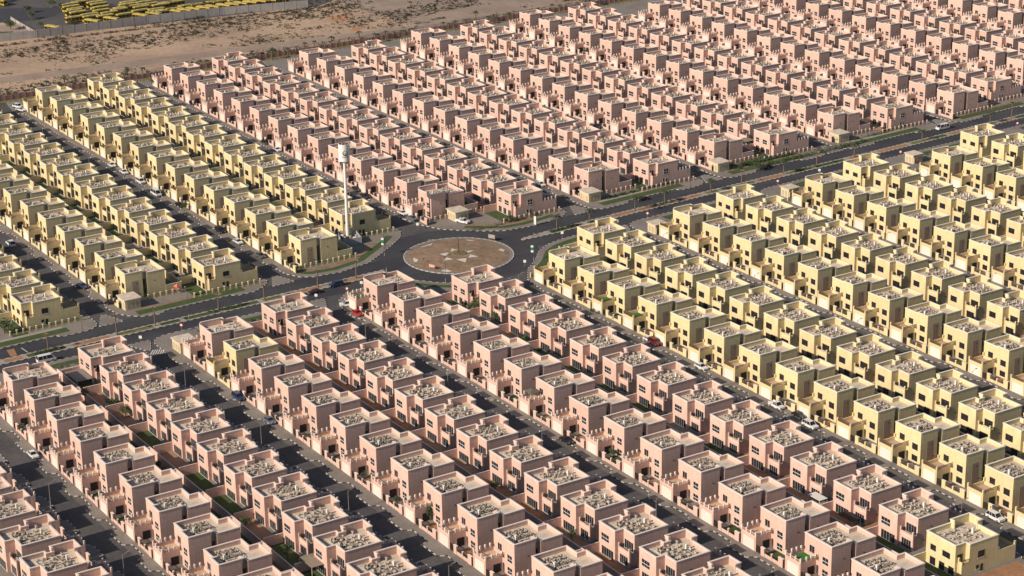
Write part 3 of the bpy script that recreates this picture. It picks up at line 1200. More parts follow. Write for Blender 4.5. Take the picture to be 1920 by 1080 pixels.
# median with planting pockets
md, pocket, kmed = MB(), [], MB()
for (ya, yb) in ((-320, -27.5), (27.5, 520)):
    yy = [ya + (yb - ya) * j / 40 for j in range(41)]
    left = [(cx(y) - 1.85, y) for y in yy]
    right = [(cx(y) + 1.85, y) for y in yy]
    if ya > 0:
        left[0], right[0] = (cx(ya) - .6, ya - 1.2), (cx(ya) + .9, ya - 1.8)
    poly = right + left[::-1]
    for j in range(40):
        md.face([(left[j][0], left[j][1], .02), (right[j][0], right[j][1], .02), (right[j + 1][0], right[j + 1][1], .02), (left[j + 1][0], left[j + 1][1], .02)])
    kerb_line(kmed, poly, True)
o = md.build('median', PATH)
o['kind'] = 'structure'
o = kmed.build('median_kerb', [KW, KB])
o['kind'] = 'structure'
pk = {'s': [], 'd': [], 'g': []}
rnd = random.Random(3)
y = -318.0
while y < 515:
    L = rnd.choice((5.5, 6.5, 12.0, 15.0))
    if not (-34 < y + L / 2 < 34):
        kk = rnd.choices('sdg', (5, 3, 2))[0]
        pk[kk].append([(cx(y) - 1.2, y), (cx(y) + 1.2, y), (cx(y + L) + 1.2, y + L), (cx(y + L) - 1.2, y + L)])
    y += L + rnd.choice((1.6, 2.4))
sheet('median_soil', pk['s'], SOILR, .03)
sheet('median_dry_grass', pk['d'], DRYL, .03)
sheet('median_ground_cover', pk['g'], LAWN, .03)

# splitter islands at the street mouths
im, ik = MB(), MB()
isl = []
for k in range(-1, 9):
    yc = YF[k] - 12.6
    x0 = NK(yc) - 10
    isl.append([(NK(yc - 5) - 1.0, yc - 4.6), (NK(yc + 3) - 1.0, yc + 3.6), (x0, yc + .7), (x0, yc - .4)])
    yc2 = YF[k] - 12.6
    x1 = SK(yc2) + 9
    if k not in (3,):
        isl.append([(SK(yc2 - 4) + 1.2, yc2 - 3.8), (x1, yc2 - .5), (x1, yc2 + .5), (SK(yc2 + 4) + 1.2, yc2 + 3.8)])
for q in isl:
    A = sum(p[0] * r[1] - r[0] * p[1] for p, r in zip(q, q[1:] + q[:1]))
    if A < 0:
        q.reverse()
    q = rounded(q, [.8] * 4, 3)
    im.prism(q, -.13, -.02)
    kerb_line(ik, q, True, .9, .16, .0)
o = im.build('traffic_island', PAVE)
o['kind'] = 'structure'
o = ik.build('traffic_island_kerb', [KW, KB])
o['kind'] = 'structure'

# roundabout island
rb = MB()
RR = 18.1
ring = [(RR * math.cos(2 * PI * k / 72), RR * math.sin(2 * PI * k / 72)) for k in range(72)]
rb.prism(ring, -.13, .02)
o = rb.build('roundabout_apron', PAVE)
o['kind'] = 'structure'
dm = MB()
for i in range(8):
    r0, r1 = 16.9 * i / 8, 16.9 * (i + 1) / 8
    hz = lambda r: .05 + .75 * (1 - (r / 16.9) ** 2)
    for k in range(72):
        t0, t1 = 2 * PI * k / 72, 2 * PI * (k + 1) / 72
        dm.face([(r0 * math.cos(t0), r0 * math.sin(t0), hz(r0)), (r1 * math.cos(t0), r1 * math.sin(t0), hz(r1)), (r1 * math.cos(t1), r1 * math.sin(t1), hz(r1)), (r0 * math.cos(t1), r0 * math.sin(t1), hz(r0))])
o = dm.build('roundabout_mound', SOIL, smooth=True)
o['kind'] = 'structure'
kr = MB()
kerb_line(kr, ring, True, 1.1, .35, .06)
o = kr.build('roundabout_kerb', [KW, PATH])
o['kind'] = 'structure'
# gravel star and edge triangles of the island
hz = lambda r: .05 + .75 * (1 - (r / 16.9) ** 2)


def on_mound(x, y, dz=.03):
    return (x, y, hz(math.hypot(x, y)) + dz)


C0 = at(860, 477, .7)
for j, tri in enumerate([[(655, 373), (815, 345), (770, 398)], [(840, 335), (855, 285), (985, 322)], [(1020, 328), (1195, 310), (1105, 352)], [(1130, 375), (1260, 405), (1105, 425)],
                         [(920, 447), (1080, 430), (1062, 490)], [(780, 418), (885, 448), (730, 465)]]):
    m = MB()
    m.face([on_mound(*at(740 + x / 8, 430 + y / 8, .75).xy) for x, y in tri])
    o = m.build('gravel_point', GRAV)
    tag(o, f'white gravel point of the star in the roundabout, {ORD[j]} clockwise from the left one', 'gravel bed', 'white gravel points of the star')
for j, tri in enumerate([[(370, 270), (570, 210), (545, 245), (430, 265)], [(1055, 155), (1220, 162), (1130, 180)], [(1555, 315), (1590, 288), (1655, 310), (1630, 340)], [(690, 618), (770, 600), (860, 625), (780, 638)], [(275, 425), (355, 460), (325, 495), (285, 480)]]):
    m = MB()
    m.face([on_mound(*at(740 + x / 8, 430 + y / 8, .2).xy, .05) for x, y in tri])
    o = m.build('gravel_patch', GRAV)
    tag(o, f'white gravel patch at the rim of the roundabout, {ORD[j]} clockwise from the upper left', 'gravel bed', 'white gravel patches at the roundabout rim')
m = MB()
ringc = [(2.6 * math.cos(2 * PI * k / 24), 2.6 * math.sin(2 * PI * k / 24)) for k in range(24)]
m.prism(ringc, .5, .95, 0, top=1)
root = empty('planter', (C0.x * .0, 0, 0))
part(m, 'rim', [PAVE, DRYL], root)
q = MB()
rr = random.Random(2)
for _ in range(70):
    t, r = rr.uniform(0, 2 * PI), rr.uniform(.5, 2.5)
    x, y2 = r * math.cos(t), r * math.sin(t)
    a = rr.uniform(0, PI)
    q.face([(x - .12, y2, .95), (x + .12, y2, .95), (x + .3 * math.cos(a), y2 + .3 * math.sin(a), .95 + rr.uniform(.2, .6))])
part(q, 'planting', DRYP, root)
tag(root, 'round planter with dry plants at the centre of the roundabout', 'planter')


# ------------------------------------------------------------------ vegetation
def leaf_blob(mb, c, rx, ry, rz, n, s, rng, mi=0):
    for _ in range(n):
        while True:
            p = Vector((rng.uniform(-1, 1), rng.uniform(-1, 1), rng.uniform(-1, 1)))
            if .25 < p.length < 1:
                break
        p = Vector((c[0] + p.x * rx, c[1] + p.y * ry, c[2] + p.z * rz))
        a = Vector((rng.gauss(0, 1), rng.gauss(0, 1), rng.gauss(0, .6))).normalized()
        b2 = a.orthogonal().normalized()
        sa = s * rng.uniform(.6, 1.4)
        mb.face([p - a * sa, p + b2 * sa * .6, p + a * sa, p - b2 * sa * .6], mi)


def make_tree(h, w, rng, leaf=LEAF, n=420):
    root = empty('broadleaf_tree')
    m = MB()
    m.tube((0, 0, 0), (.1, .05, h * .45), .16, .10, 7)
    for k in range(5):
        t = k * 1.3
        m.tube((.1, .05, h * .35), (.1 + w * .33 * math.cos(t), w * .33 * math.sin(t), h * .72), .07, .03, 5)
    part(m, 'trunk', TRUNK, root)
    m = MB()
    for k in range(8):
        t, r = rng.uniform(0, 2 * PI), rng.uniform(.1, .55) * w / 2
        c = (r * math.cos(t), r * math.sin(t), h * rng.uniform(.5, .85))
        leaf_blob(m, c, w * .30, w * .30, h * .18, n // 8, .22, rng)
    part(m, 'crown', leaf, root)
    return root


def make_palm(h, rng, dry=False, size=1.0, n=15):
    root = empty('palm_tree')
    m = MB()
    lean = (rng.uniform(-.25, .25), rng.uniform(-.25, .25))
    prev = Vector((0, 0, 0))
    for k in range(4):
        q = Vector((lean[0] * ((k + 1) / 4) ** 2, lean[1] * ((k + 1) / 4) ** 2, h * (k + 1) / 4))
        m.tube(prev, q, .25 - .02 * k, .24 - .02 * k, 8)
        prev = q
    part(m, 'trunk', TRUNK, root)
    m = MB()
    top = prev
    for k in range(n):
        a = 2 * PI * k / n + rng.uniform(-.2, .2)
        e = rng.uniform(.1, 1.2) if not dry else rng.uniform(.9, 1.5)
        L = size * (2.3 if not dry else 1.3) * rng.uniform(.8, 1.15)
        d = Vector((math.cos(a), math.sin(a), 0))
        s = Vector((-d.y, d.x, 0))
        pts = []
        for j in range(6):
            t = j / 5
            droop = (math.sin(e) * t - (.95 if not dry else .35) * t * t) * L * .75
            pts.append(top + d * (L * t * math.cos(e * .55)) + Vector((0, 0, droop)))
        for j in range(5):
            w0, w1 = [size * .34 * math.sin(PI * min(1, .12 + t * .88)) ** .7 + .03 for t in (j / 5, (j + 1) / 5)]
            p, q = pts[j], pts[j + 1]
            dz = Vector((0, 0, -.14))
            m.face([p, q, q + s * w1 + dz, p + s * w0 + dz])
            m.face([q, p, p - s * w0 + dz, q - s * w1 + dz])
    part(m, 'crown', DRYP if dry else PALML, root)
    return root


rng = random.Random(21)
PALMS = [(88, 655.6, 5, 1), (215, 624.4, 6, 1), (290, 610, 5.5, 1), (407.5, 581, 5, 2), (493, 560.6, 4.8, 1), (596, 538.8, 5.4, 1), (669.8, 523, 5.5, 1), (1041.5, 431, 5.4, 0), (1103.5, 416, 4.6, 0),
         (1190, 395, 5.2, 0), (1247.8, 382, 4.8, 0), (1332, 360, 4.8, 0), (1384, 343.8, 5, 1), (1466, 326, 5, 0), (1531.5, 312, 5, 2), (1600.5, 294.7, 5.2, 0), (1724, 262.5, 4.2, 0), (1848.8, 230, 5, 0), (1897, 222.5, 6.5, 2)]
PP = [make_palm(4.9, rng), make_palm(5.2, rng, True, .8, 9), make_palm(5.0, rng, True, 1.1, 14)]
PPused = [False] * 3
for j, (px, py, h, kd) in enumerate(PALMS):
    g = at(px, py)
    loc = (cx(g.y), g.y, .03)
    o = PP[kd]
    if PPused[kd]:
        o = copy_tree(PP[kd], loc, rng.uniform(0, 6))
    PPused[kd] = True
    o.location = loc
    o.scale = (1, 1, h / 5)
    look = ('green feathery', 'bare-topped brown', 'dry brown shaggy')[kd]
    tag(o, f'{look} palm, {ORD[j]} palm along the main road median from the left', 'palm', 'palms on the median')
FP = [(13, 183), (112, 160), (145, 163), (272, 147), (393, 130), (480, 117), (512, 113), (545, 107), (568, 92), (622, 87), (679, 78), (732, 78), (763, 76), (836, 56), (861, 60), (894, 40), (938, 47), (968, 45), (1040, 22), (1060, 28), (1120, 14), (90, 170), (240, 150), (330, 138), (438, 122), (594, 92), (708, 82), (915, 46)]
fp0 = make_palm(4.5, rng, False, .85, 12)
FP.sort()
for j, (px, py) in enumerate(FP):
    g = at(px, py)
    loc = (max(min(g.x, -279), -287) - (2.5 if j % 2 else 0), g.y, -.15)
    if j:
        o = copy_tree(fp0, loc, rng.uniform(0, 6))
    else:
        o = fp0
        o.location = loc
    s = rng.uniform(.75, 1.15)
    o.scale = (s, s, s)
    nm = ORD[j] if j < 20 else 'twenty-' + ORD[j - 20]
    tag(o, f'{nm} palm from the left along the far boundary wall beside the desert', 'palm', 'palms along the far boundary wall')
TREES = [(890, 588, 5.0, 6.5, 'large dark tree behind the first pink villas below the roundabout'), (933, 604, 3.6, 5.0, 'spreading dark tree filling a garden right below the roundabout'), (107, 868, 2.4, 3.0, 'round dark bush by the kerb on the left street'),
         (160, 752, 4.5, 4.5, 'tall dark tree in the leftmost pink back garden'), (213, 768, 3.5, 4.5, 'bushy tree in a pink back garden near the left edge'), (236, 782, 3.5, 4.0, 'dark tree over a lawn in a left back garden'),
         (8, 625, 5.0, 7.0, 'dark tree at the left edge beside the yellow slide'), (807, 975, 4.0, 3.2, 'leafy tree in the front yard at the bottom centre'), (925, 925, 3.5, 3.0, 'slim tree in a brown back garden, lower centre'),
         (683, 897, 2.2, 2.6, 'low bush in a front yard left of the lower centre'), (1150, 857, 2.4, 2.6, 'green hedge bush in a front yard by the street, lower right of centre'), (706, 193, 3.2, 3.4, 'dark bush between far pink terraces'),
         (873, 392, 2.6, 3.4, 'dark bush beside the substation above the roundabout'), (290, 160, 3.0, 4.0, 'dark tree at the far end of the street between yellow and pink rows'), (128, 398, 2.6, 3.2, 'bush in a yellow back garden on the left'),
         (40, 810, 2.6, 3.2, 'bush in a front yard at the left edge below the terrace'), (30, 740, 3.2, 4.2, 'leafy tree in the front yard at the left edge'), (1425, 318, 2.6, 5.5, 'broad shrub mass on the lawn by the end villa, upper right'), (1395, 312, 2.2, 3.5, 'shrub on the lawn corner of an upper right end villa'),
         (345, 395, 3.0, 3.5, 'bush between yellow villas in the left middle'), (540, 1050, 4.2, 3.4, 'tall tree beside the shade canopy at the bottom left'), (1112, 590, 2.4, 3.0, 'bush in the yellow front yard right below the roundabout'), (1790, 208, 3, 3.2, 'small tree in the front yard of the last pink villa at upper right'),
         (225, 566, 2.2, 2.4, 'dark bush behind the substation on the left'), (1280, 905, 2.6, 3.2, 'dark tree in a shaded back garden, lower right of centre')]
TP = [make_tree(4.2, 4.4, rng), make_tree(4.0, 4.0, rng, LEAF2)]
tu = [False, False]
for j, (px, py, h, w, lab) in enumerate(TREES):
    g = at(px, py)
    kd = 0 if j % 3 else 1
    if tu[kd]:
        o = copy_tree(TP[kd], (g.x, g.y, 0), rng.uniform(0, 6))
    else:
        o = TP[kd]
        o.location = (g.x, g.y, 0)
        tu[kd] = True
    o.scale = (w / 4.3, w / 4.3, h / 4.1)
    tag(o, lab, 'tree', 'garden trees and bushes')
rt = random.Random(44)
for (loc, rz, typ, c, side, end, X, Y), (nth, rn, near, k, i) in zip(PLOTS, PLOT_WORDS):
    if side == 'S' and k == -1:
        continue
    if rt.random() > (.36 if side == 'S' and c == 'pink' else .15):
        continue
    s_ = -1 if rz else 1
    x, y2 = (rt.uniform(-3.5, 8), rt.uniform(14.3, 16.6)) if rt.random() < .7 else (rt.uniform(9.5, 15), rt.uniform(-4.8, -3))
    sc = rt.uniform(.45, .8)
    o = copy_tree(TP[rt.randrange(2)], (loc.x + s_ * x, loc.y + s_ * y2, 0), rt.uniform(0, 6))
    o.scale = (sc, sc, sc * rt.uniform(.8, 1.1))
    where = 'behind' if y2 > 0 else 'in front of'
    tag(o, f'small garden tree {where} the {nth} villa of the {rn}', 'tree', 'garden trees and bushes')
# shrubs: planting in the yards, too many small tufts to count
m = MB()
rs = random.Random(8)
for (loc, rz, typ, c, side, end, X, Y) in PLOTS:
    s = -1 if rz else 1
    for _ in range(rs.choice((0, 2, 4, 6))):
        if rs.random() < .5:
            x, y2 = rs.uniform(8.5, 15), rs.uniform(-5.2, -2.0)
        else:
            x, y2 = rs.uniform(-5, 10.5), rs.uniform(15.8, 17.3)
        leaf_blob(m, (loc.x + s * x, loc.y + s * y2, .45), .7, .6, .5, 14, .2, rs)
for _ in range(150):
    t = rs.random()
    g = at(1440 + 190 * t, 312 - 45 * t)
    leaf_blob(m, (g.x + rs.uniform(-1.2, 1.2) - 1.5, g.y, .6), .9, .9, .7, 14, .22, rs)
for _ in range(110):
    t = rs.random()
    g = at(1372 + 70 * t, 316 - 18 * t)
    leaf_blob(m, (g.x + rs.uniform(-2.2, 2.2), g.y, .5), .8, .8, .6, 14, .22, rs)
for kk, amt in ((3, 40), (4, 120), (5, 150), (6, 60)):
    for _ in range(amt):
        y2 = YF[kk] + rs.uniform(2, 32)
        leaf_blob(m, (NK(y2) - 8.6 + rs.uniform(-.5, .5), y2, .5), .6, .8, .6, 12, .2, rs)
for kk in (0, 1, 4, 5, 6):
    for _ in range(40):
        y2 = YF[kk] + rs.uniform(6, 38)
        leaf_blob(m, (SK(y2) + 6 + rs.uniform(-.5, .5), y2, .4), .6, .7, .5, 12, .2, rs)
for (yy0, yy1) in ((-92, -80), (38, 50), (84, 96), (150, 162), (-150, -140)):
    for _ in range(60):
        y2 = rs.uniform(yy0, yy1)
        leaf_blob(m, (cx(y2) + rs.uniform(-1.1, 1.1), y2, .3), .5, .5, .4, 10, .18, rs)
o = m.build('garden_shrubbery', LEAF)
tag(o, 'low green shrubs and ground cover scattered through gardens and the median', 'shrubs', None, 'stuff')
# grass tufts give the verge lawns and gardens a rough nap
# desert scrub
m = MB()
rs = random.Random(17)
import mathutils.noise as mnoise
cnt = 0
tries = 0
while cnt < 5200 and tries < 90000:
    tries += 1
    x, y2 = rs.uniform(-384, -284), rs.uniform(-80, 330)
    px, py = pix(x, y2, 0)
    if not (-20 < px < 1300 and -20 < py < 260):
        continue
    tx_ = -317 + .115 * (y2 + 40) if y2 < 170 else -292.8 - (y2 - 170) * .35
    if tx_ - 6.5 < x < tx_ + 5.5:
        continue
    dens = 1.25 * mnoise.noise(Vector((x * .035, y2 * .016, 3.1))) + .8 * mnoise.noise(Vector((x * .11, y2 * .07, 9.0)))
    thr = .0
    if y2 > 165:
        thr = .38
    if x < -370 or (y2 < -10 and x < -345):
        thr = .1
    if dens < thr - .35 * rs.random():
        continue
    r = rs.uniform(.22, .55) * (1.0 if rs.random() < .75 else 1.9) * (1.25 if dens > .25 else .9)
    leaf_blob(m, (x, y2, r * .3 - .2), r, r * 1.3, r * .55, 8, r * .5, rs)
    cnt += 1
for _ in range(420):
    y2 = rs.uniform(-80, 260)
    leaf_blob(m, (-286.5 - abs(rs.gauss(0, 4)), y2, .2), rs.uniform(.5, 1.3), rs.uniform(.6, 1.6), rs.uniform(.4, .9), 10, .4, rs)
for _ in range(240):
    y2 = rs.uniform(-40, 145)
    leaf_blob(m, (-380.5 + rs.uniform(-.8, 1.4) + (y2 + 20) * .115, y2, .1), .9, 1.3, .6, 9, .35, rs)
o = m.build('desert_scrub', SCRUB)
tag(o, 'dark low scrub scattered over the tan desert strip', 'scrub', None, 'stuff')
# tracks and tinted sand
tk = []
for y0, y1 in ((-120, -40), (-40, 40), (40, 120), (120, 170), (170, 400)):
    fx = lambda y: -317 + .115 * (y + 40) if y < 170 else -292.8 - (y - 170) * .35
    tk.append([(fx(y0) - 6, y0), (fx(y0) + 5, y0), (fx(y1) + 5, y1), (fx(y1) - 6, y1)])
sheet('sand_track', tk, SAND2, -.19)
sheet('worn_sand', [[(-372, 150), (-300, 158), (-290, 190), (-300, 260), (-420, 320), (-470, 220)]], SAND2, -.186)
sheet('red_sand', [rounded([(at(606, 36).x, at(606, 36).y), (at(650, 24).x, at(650, 24).y), (at(660, 34).x, at(660, 34).y), (at(630, 42).x, at(630, 42).y)], [6] * 4),
                   rounded([(at(655, 55).x, at(655, 55).y), (at(676, 48).x, at(676, 48).y), (at(682, 54).x, at(682, 54).y), (at(662, 60).x, at(662, 60).y)], [6] * 4)], REDSAND, -.18)

# far boundary wall of the estate with a lawn strip
m = MB()
m.box(-283.3, -283.0, -150, 420, -.2, 1.9)
root = empty('boundary_wall')
part(m, 'wall', BWALL, root)
m = MB()
for k in range(190):
    y2 = -150 + k * 3
    m.box(-283.4, -282.9, y2, y2 + .35, -.2, 2.2)
part(m, 'pier', BWALL, root)
m = MB()
for k in range(1900):
    y2 = -149 + k * .3
    if y2 < 415:
        m.box(-283.17, -283.13, y2, y2 + .04, 1.9, 3.3)
m.box(-283.18, -283.12, -150, 420, 3.2, 3.27)
part(m, 'railing', POLED, root)
tag(root, 'long dusky pink boundary wall between the villas and the desert', 'wall')
sheet('boundary_lawn', [[(-282.5, -150), (-279.4, -150), (-279.4, 420), (-282.5, 420)]], DRYL, .006)


# ------------------------------------------------------------------ lamps, signs
def make_lamp(h, arms, mt, base=POLE):
    root = empty('street_lamp')
    m = MB()
    m.tube((0, 0, 0), (0, 0, 1.2), .13, .12, 8, cap=True)
    part(m, 'base', base, root)
    m = MB()
    m.tube((0, 0, 1.2), (0, 0, h), .085, .055, 7, cap=True)
    for s in ((1, -1) if arms == 2 else (1,)):
        prev = Vector((0, 0, h - .5))
        for j in range(1, 5):
            t = j / 4
            q = Vector((s * 1.7 * t, 0, h - .5 + .75 * math.sin(t * PI / 2)))
            m.tube(prev, q, .045, n=5)
            prev = q
    part(m, 'pole', mt, root)
    for s in ((1, -1) if arms == 2 else (1,)):
        m = MB()
        m.box(s * 1.55 - .35, s * 1.55 + .35, -.14, .14, h + .18, h + .32, bottom=True)
        part(m, 'lamp_head', mt, root)
    return root


MED = [(151.9, 638.75), (350.6, 593.75), (541.9, 548), (720.6, 506), (995.6, 440), (1147, 403), (1290, 368), (1427, 335), (1559.6, 303), (1687.5, 270), (1811.9, 238)]
l0 = make_lamp(9.0, 2, POLED)
for j, (px, py) in enumerate(MED):
    g = at(px, py)
    loc = (cx(g.y), g.y, .03)
    o = l0 if j == 0 else copy_tree(l0, loc)
    o.location = loc
    tag(o, f'tall double-arm lamp post, {ORD[j]} from the left on the main road median', 'street lamp', 'lamp posts on the median')
o = copy_tree(l0, (*at(835.6, 528.8).xy, 0), .9)
tag(o, 'tall lamp post standing in front of the roundabout island', 'street lamp')
o = copy_tree(l0, (*at(1001, 489).xy, 0), .9)
tag(o, 'tall lamp post with green and white banner right of the roundabout', 'street lamp')
s0 = make_lamp(6.3, 1, POLE)
sl = []
for k, xs in ((2, (51, 99, 147.3, 198.3, 247)), (3, (42.1, 91.6, 140, 189.2, 241.4, 290)), (1, (54, 102.6, 151.4, 200)), (0, (56, 104.8, 152)), (4, (37, 85.4, 134, 182, 230)), (5, (30, 79, 128, 176, 225)), (6, (26, 75, 124))):
    for x in xs:
        sl.append((k, x, YF[k] - 16.0))
cntk = {}
first = True
KN = {1: 'street left of the third near-side pink row', 2: 'street left of the fifth near-side pink row', 3: 'street left of the first yellow row',
      4: 'street left of the third yellow row', 5: 'street left of the fifth yellow row', 6: 'street left of the seventh yellow row'}
KN[0] = 'leftmost near-side street'
for (k, x, y2) in sl:
    px, py = pix(x, y2, 3)
    if not (-5 < px < 1925 and -5 < py < 1085):
        continue
    if first:
        o, first = s0, False
        o.location, o.rotation_euler = (x, y2, 0), (0, 0, PI / 2)
    else:
        o = copy_tree(s0, (x, y2, 0), PI / 2)
    cntk[k] = cntk.get(k, 0) + 1
    tag(o, f'{ORD[cntk[k] - 1]} slim lamp from the main road, {KN[k]}', 'street lamp', 'lamps of the side streets')
for k in range(0, 9):
    for j, x in enumerate((-70, -118, -166, -214)):
        px, py = pix(x, YF[k] - 16, 3)
        if -5 < px < 1925 and -5 < py < 1085:
            o = copy_tree(s0, (x, YF[k] - 16, 0), PI / 2)
            tag(o, f'{ORD[j]} slim lamp from the main road, {ORD[k]} far-side street from the left', 'street lamp', 'lamps of the side streets')


def sign(px, py, h, kind, label, rz=0.0):
    g = at(px, py)
    root = empty('traffic_sign', (g.x, g.y, -.1), rz)
    m = MB()
    m.tube((0, 0, 0), (0, 0, h), .05, n=6)
    part(m, 'post', POLE, root)
    m = MB()
    f = Vector((.78, -.62, 0))
    s = Vector((f.y, -f.x, 0))
    c = Vector((0, 0, h))
    if kind == 'round':
        for r, o2, mi in ((.52, .06, 0), (.36, .075, 1)):
            m.face([c + f * o2 + s * (-r * math.cos(t)) + Vector((0, 0, r * math.sin(t))) for t in [2 * PI * k / 16 for k in range(16)]], mi)
        m.face([c - f * .0 + s * (.52 * math.cos(t)) + Vector((0, 0, .52 * math.sin(t))) for t in [2 * PI * k / 16 for k in range(16)]], 2)
        part(m, 'disc', [RED, WHITE, POLE], root)
    else:
        m.face([c + f * .06 + s * a + Vector((0, 0, b2)) for a, b2 in ((.45, -.45), (-.45, -.45), (-.45, .45), (.45, .45))], 0)
        m.face([c + s * a + Vector((0, 0, b2)) for a, b2 in ((-.45, -.45), (.45, -.45), (.45, .45), (-.45, .45))], 1)
        part(m, 'panel', [WHITE, POLE], root)
    tag(root, label, 'sign', 'traffic signs by the main road')


def inner_no_entry(px, py, lab):
    sign(px, py, 2.3, 'round', lab)


inner_no_entry(340.8, 622, 'round red sign on the road edge left of centre')
inner_no_entry(651, 553, 'round red sign at the street mouth below the roundabout')
inner_no_entry(1214, 411, 'round red sign on the road right of the roundabout')
inner_no_entry(1458, 350, 'round red sign on the main road at upper right')
inner_no_entry(1688, 295, 'round red sign among yellow villas at far upper right')
inner_no_entry(1907, 241, 'round red sign at the right edge of the main road')
for (px, py, lab) in ((264, 643, 'small white sign on the splitter island at the left street'), (678, 540, 'small white sign left of the first pink roof below the roundabout'), (1054, 446, 'white sign on a post right of the roundabout'), (984, 500, 'small white sign at the yellow street mouth by the roundabout'),
                      (593, 564, 'white sign post behind the pink roof left of centre'), (1157, 424, 'small white sign behind the first yellow roof'), (783, 430, 'tiny white sign on the traffic island above the roundabout'), (1536, 328, 'white sign near the yellow villas upper right')):
    sign(px, py, 2.0, 'sq', lab)


def banner(px, py, z0, z1, label):
    g = at(px, py)
    root = empty('banner', (g.x, g.y, 0))
    ax = Vector((.62, .78, 0))
    for sgn, dk in ((-1, 0), (1, 1)):
        m = MB()
        a, b2 = ax * (sgn * .12), ax * (sgn * (.95 if not dk else .5))
        H = [z0, z0 + (z1 - z0) * .3, z0 + (z1 - z0) * .7, z1]
        f = Vector((.78, -.62, 0)) * .02
        for j in range(3):
            mi = (0, 1, 0)[j] if not dk else 1
            q = [a + Vector((0, 0, H[j])), b2 + Vector((0, 0, H[j])), b2 + Vector((0, 0, H[j + 1])), a + Vector((0, 0, H[j + 1]))]
            m.face([p + f for p in q], mi)
            m.face([p - f for p in q][::-1], mi)
        part(m, 'cloth', [WHITE, GREENP if not dk else mat('banner_dark', (.02, .07, .06), .6, .05)], root)
    m = MB()
    m.tube(ax * -.95 + Vector((0, 0, z1)), ax * .5 + Vector((0, 0, z1)), .03, n=5)
    m.tube(ax * -.95 + Vector((0, 0, z0)), ax * .5 + Vector((0, 0, z0)), .03, n=5)
    part(m, 'bracket', POLED, root)
    tag(root, label, 'banner', 'green and white lamp banners')


banner(1001, 489, 2.9, 5.4, 'green and white banner pair on the lamp right of the roundabout')
o = copy_tree(l0, (*at(721, 480).xy, 0), .9)
tag(o, 'tall lamp post with green and white banner left of the roundabout', 'street lamp')
banner(721, 480, 3.8, 6.4, 'green and white banner pair on the lamp left of the roundabout')
# totem sign by the path
g = at(1003, 422)
m = MB()
m.box(-.45, .45, -.12, .12, 0, 3.2)
root = empty('totem_sign', (g.x, g.y, 0), .6)
part(m, 'panel', WHITE, root)
m = MB()
m.box(-.6, .6, -.3, .3, 0, .25)
part(m, 'base', PAVE, root)
tag(root, 'slim white totem sign on the verge above right of the roundabout', 'sign')
# notice boards on the island
g = at(810, 506)
root = empty('notice_board', (g.x, g.y, .1), .45)
m = MB()
m.box(-.9, -.82, -.03, .03, 0, 1.6)
m.box(.82, .9, -.03, .03, 0, 1.6)
part(m, 'post', POLE, root)
m = MB()
m.box(-1.1, 1.1, -.05, -.035, .8, 1.8, 0, bottom=True)
for k in range(3):
    x = -.8 + k * .62
    m.box(x, x + .14, -.065, -.05, 1.0, 1.6, 1, bottom=True)
    m.box(x + .14, x + .34, -.065, -.05, 1.0, 1.12, 1, bottom=True)
part(m, 'board', [mat('sign_rose', (0.62, 0.25, 0.22), .7, 0.05), WHITE], root)
tag(root, 'small red and white notice board at the front of the roundabout island', 'sign')
g = at(922, 451)
root = empty('direction_sign', (g.x, g.y, 0), .45)
m = MB()
for x in (-1.0, 1.0):
    m.tube((x, 0, 0), (x, 0, 1.9), .06, n=6)
part(m, 'post', POLE, root)
m = MB()
m.box(-1.3, 1.3, -.05, .05, .8, 2.1, bottom=True)
part(m, 'board', PATH, root)
tag(root, 'grey direction board at the back right of the roundabout island', 'sign')
# feature mast in the planter
root = empty('mast', (0, 0, .9))
m = MB()
m.tube((0, 0, 0), (-.2, 0, 5.6), .16, .09, 7)
m.tube((-.2, 0, 5.6), (-.7, -.5, 6.0), .06, .03, 5)
m.tube((-.2, 0, 5.6), (.4, .5, 6.1), .06, .03, 5)
part(m, 'pole', POLED, root)
m = MB()
m.tube((0, 0, 0), (0, 0, .5), .3, .25, 8, cap=True)
part(m, 'base', POLED, root)
tag(root, 'dark bare mast rising from the centre of the roundabout', 'mast')

# ------------------------------------------------------------------ telecom tower
g = at(652.5, 447)
TX, TY = g.x, g.y
root = empty('water_tower', (TX, TY, 0))
m = MB()
m.tube((0, 0, .4), (0, 0, 28.0), .62, .46, 20)
part(m, 'shaft', OFFW, root, True)
m = MB()
DR = 1.85
n = 36
for k in range(n):
    t0, t1 = 2 * PI * k / n, 2 * PI * (k + 1) / n
    c0, s0_, c1, s1_ = math.cos(t0), math.sin(t0), math.cos(t1), math.sin(t1)
    m.face([(DR * c0, DR * s0_, 27.7), (DR * c1, DR * s1_, 27.7), (DR * c1, DR * s1_, 33.6), (DR * c0, DR * s0_, 33.6)], 0)
    m.face([(DR * c0, DR * s0_, 33.6), (DR * c1, DR * s1_, 33.6), (.9 * DR * c1, .9 * DR * s1_, 33.6), (.9 * DR * c0, .9 * DR * s0_, 33.6)], 0)
    m.face([(.9 * DR * c0, .9 * DR * s0_, 33.6), (.9 * DR * c1, .9 * DR * s1_, 33.6), (.9 * DR * c1, .9 * DR * s1_, 32.9), (.9 * DR * c0, .9 * DR * s0_, 32.9)], 1)
    m.face([(0, 0, 27.4), (DR * c1, DR * s1_, 27.7), (DR * c0, DR * s0_, 27.7)], 0)
m.face([(.9 * DR * math.cos(2 * PI * k / n), .9 * DR * math.sin(2 * PI * k / n), 32.95) for k in range(n)], 1)
part(m, 'drum', [OFFW, POLED], root)
m = MB()
m.tube((.5, .3, 32.95), (.5, .3, 33.9), .2, n=8, cap=True)
m.box(-.9, -.2, -.5, .2, 32.95, 33.7)
part(m, 'antenna', POLE, root)
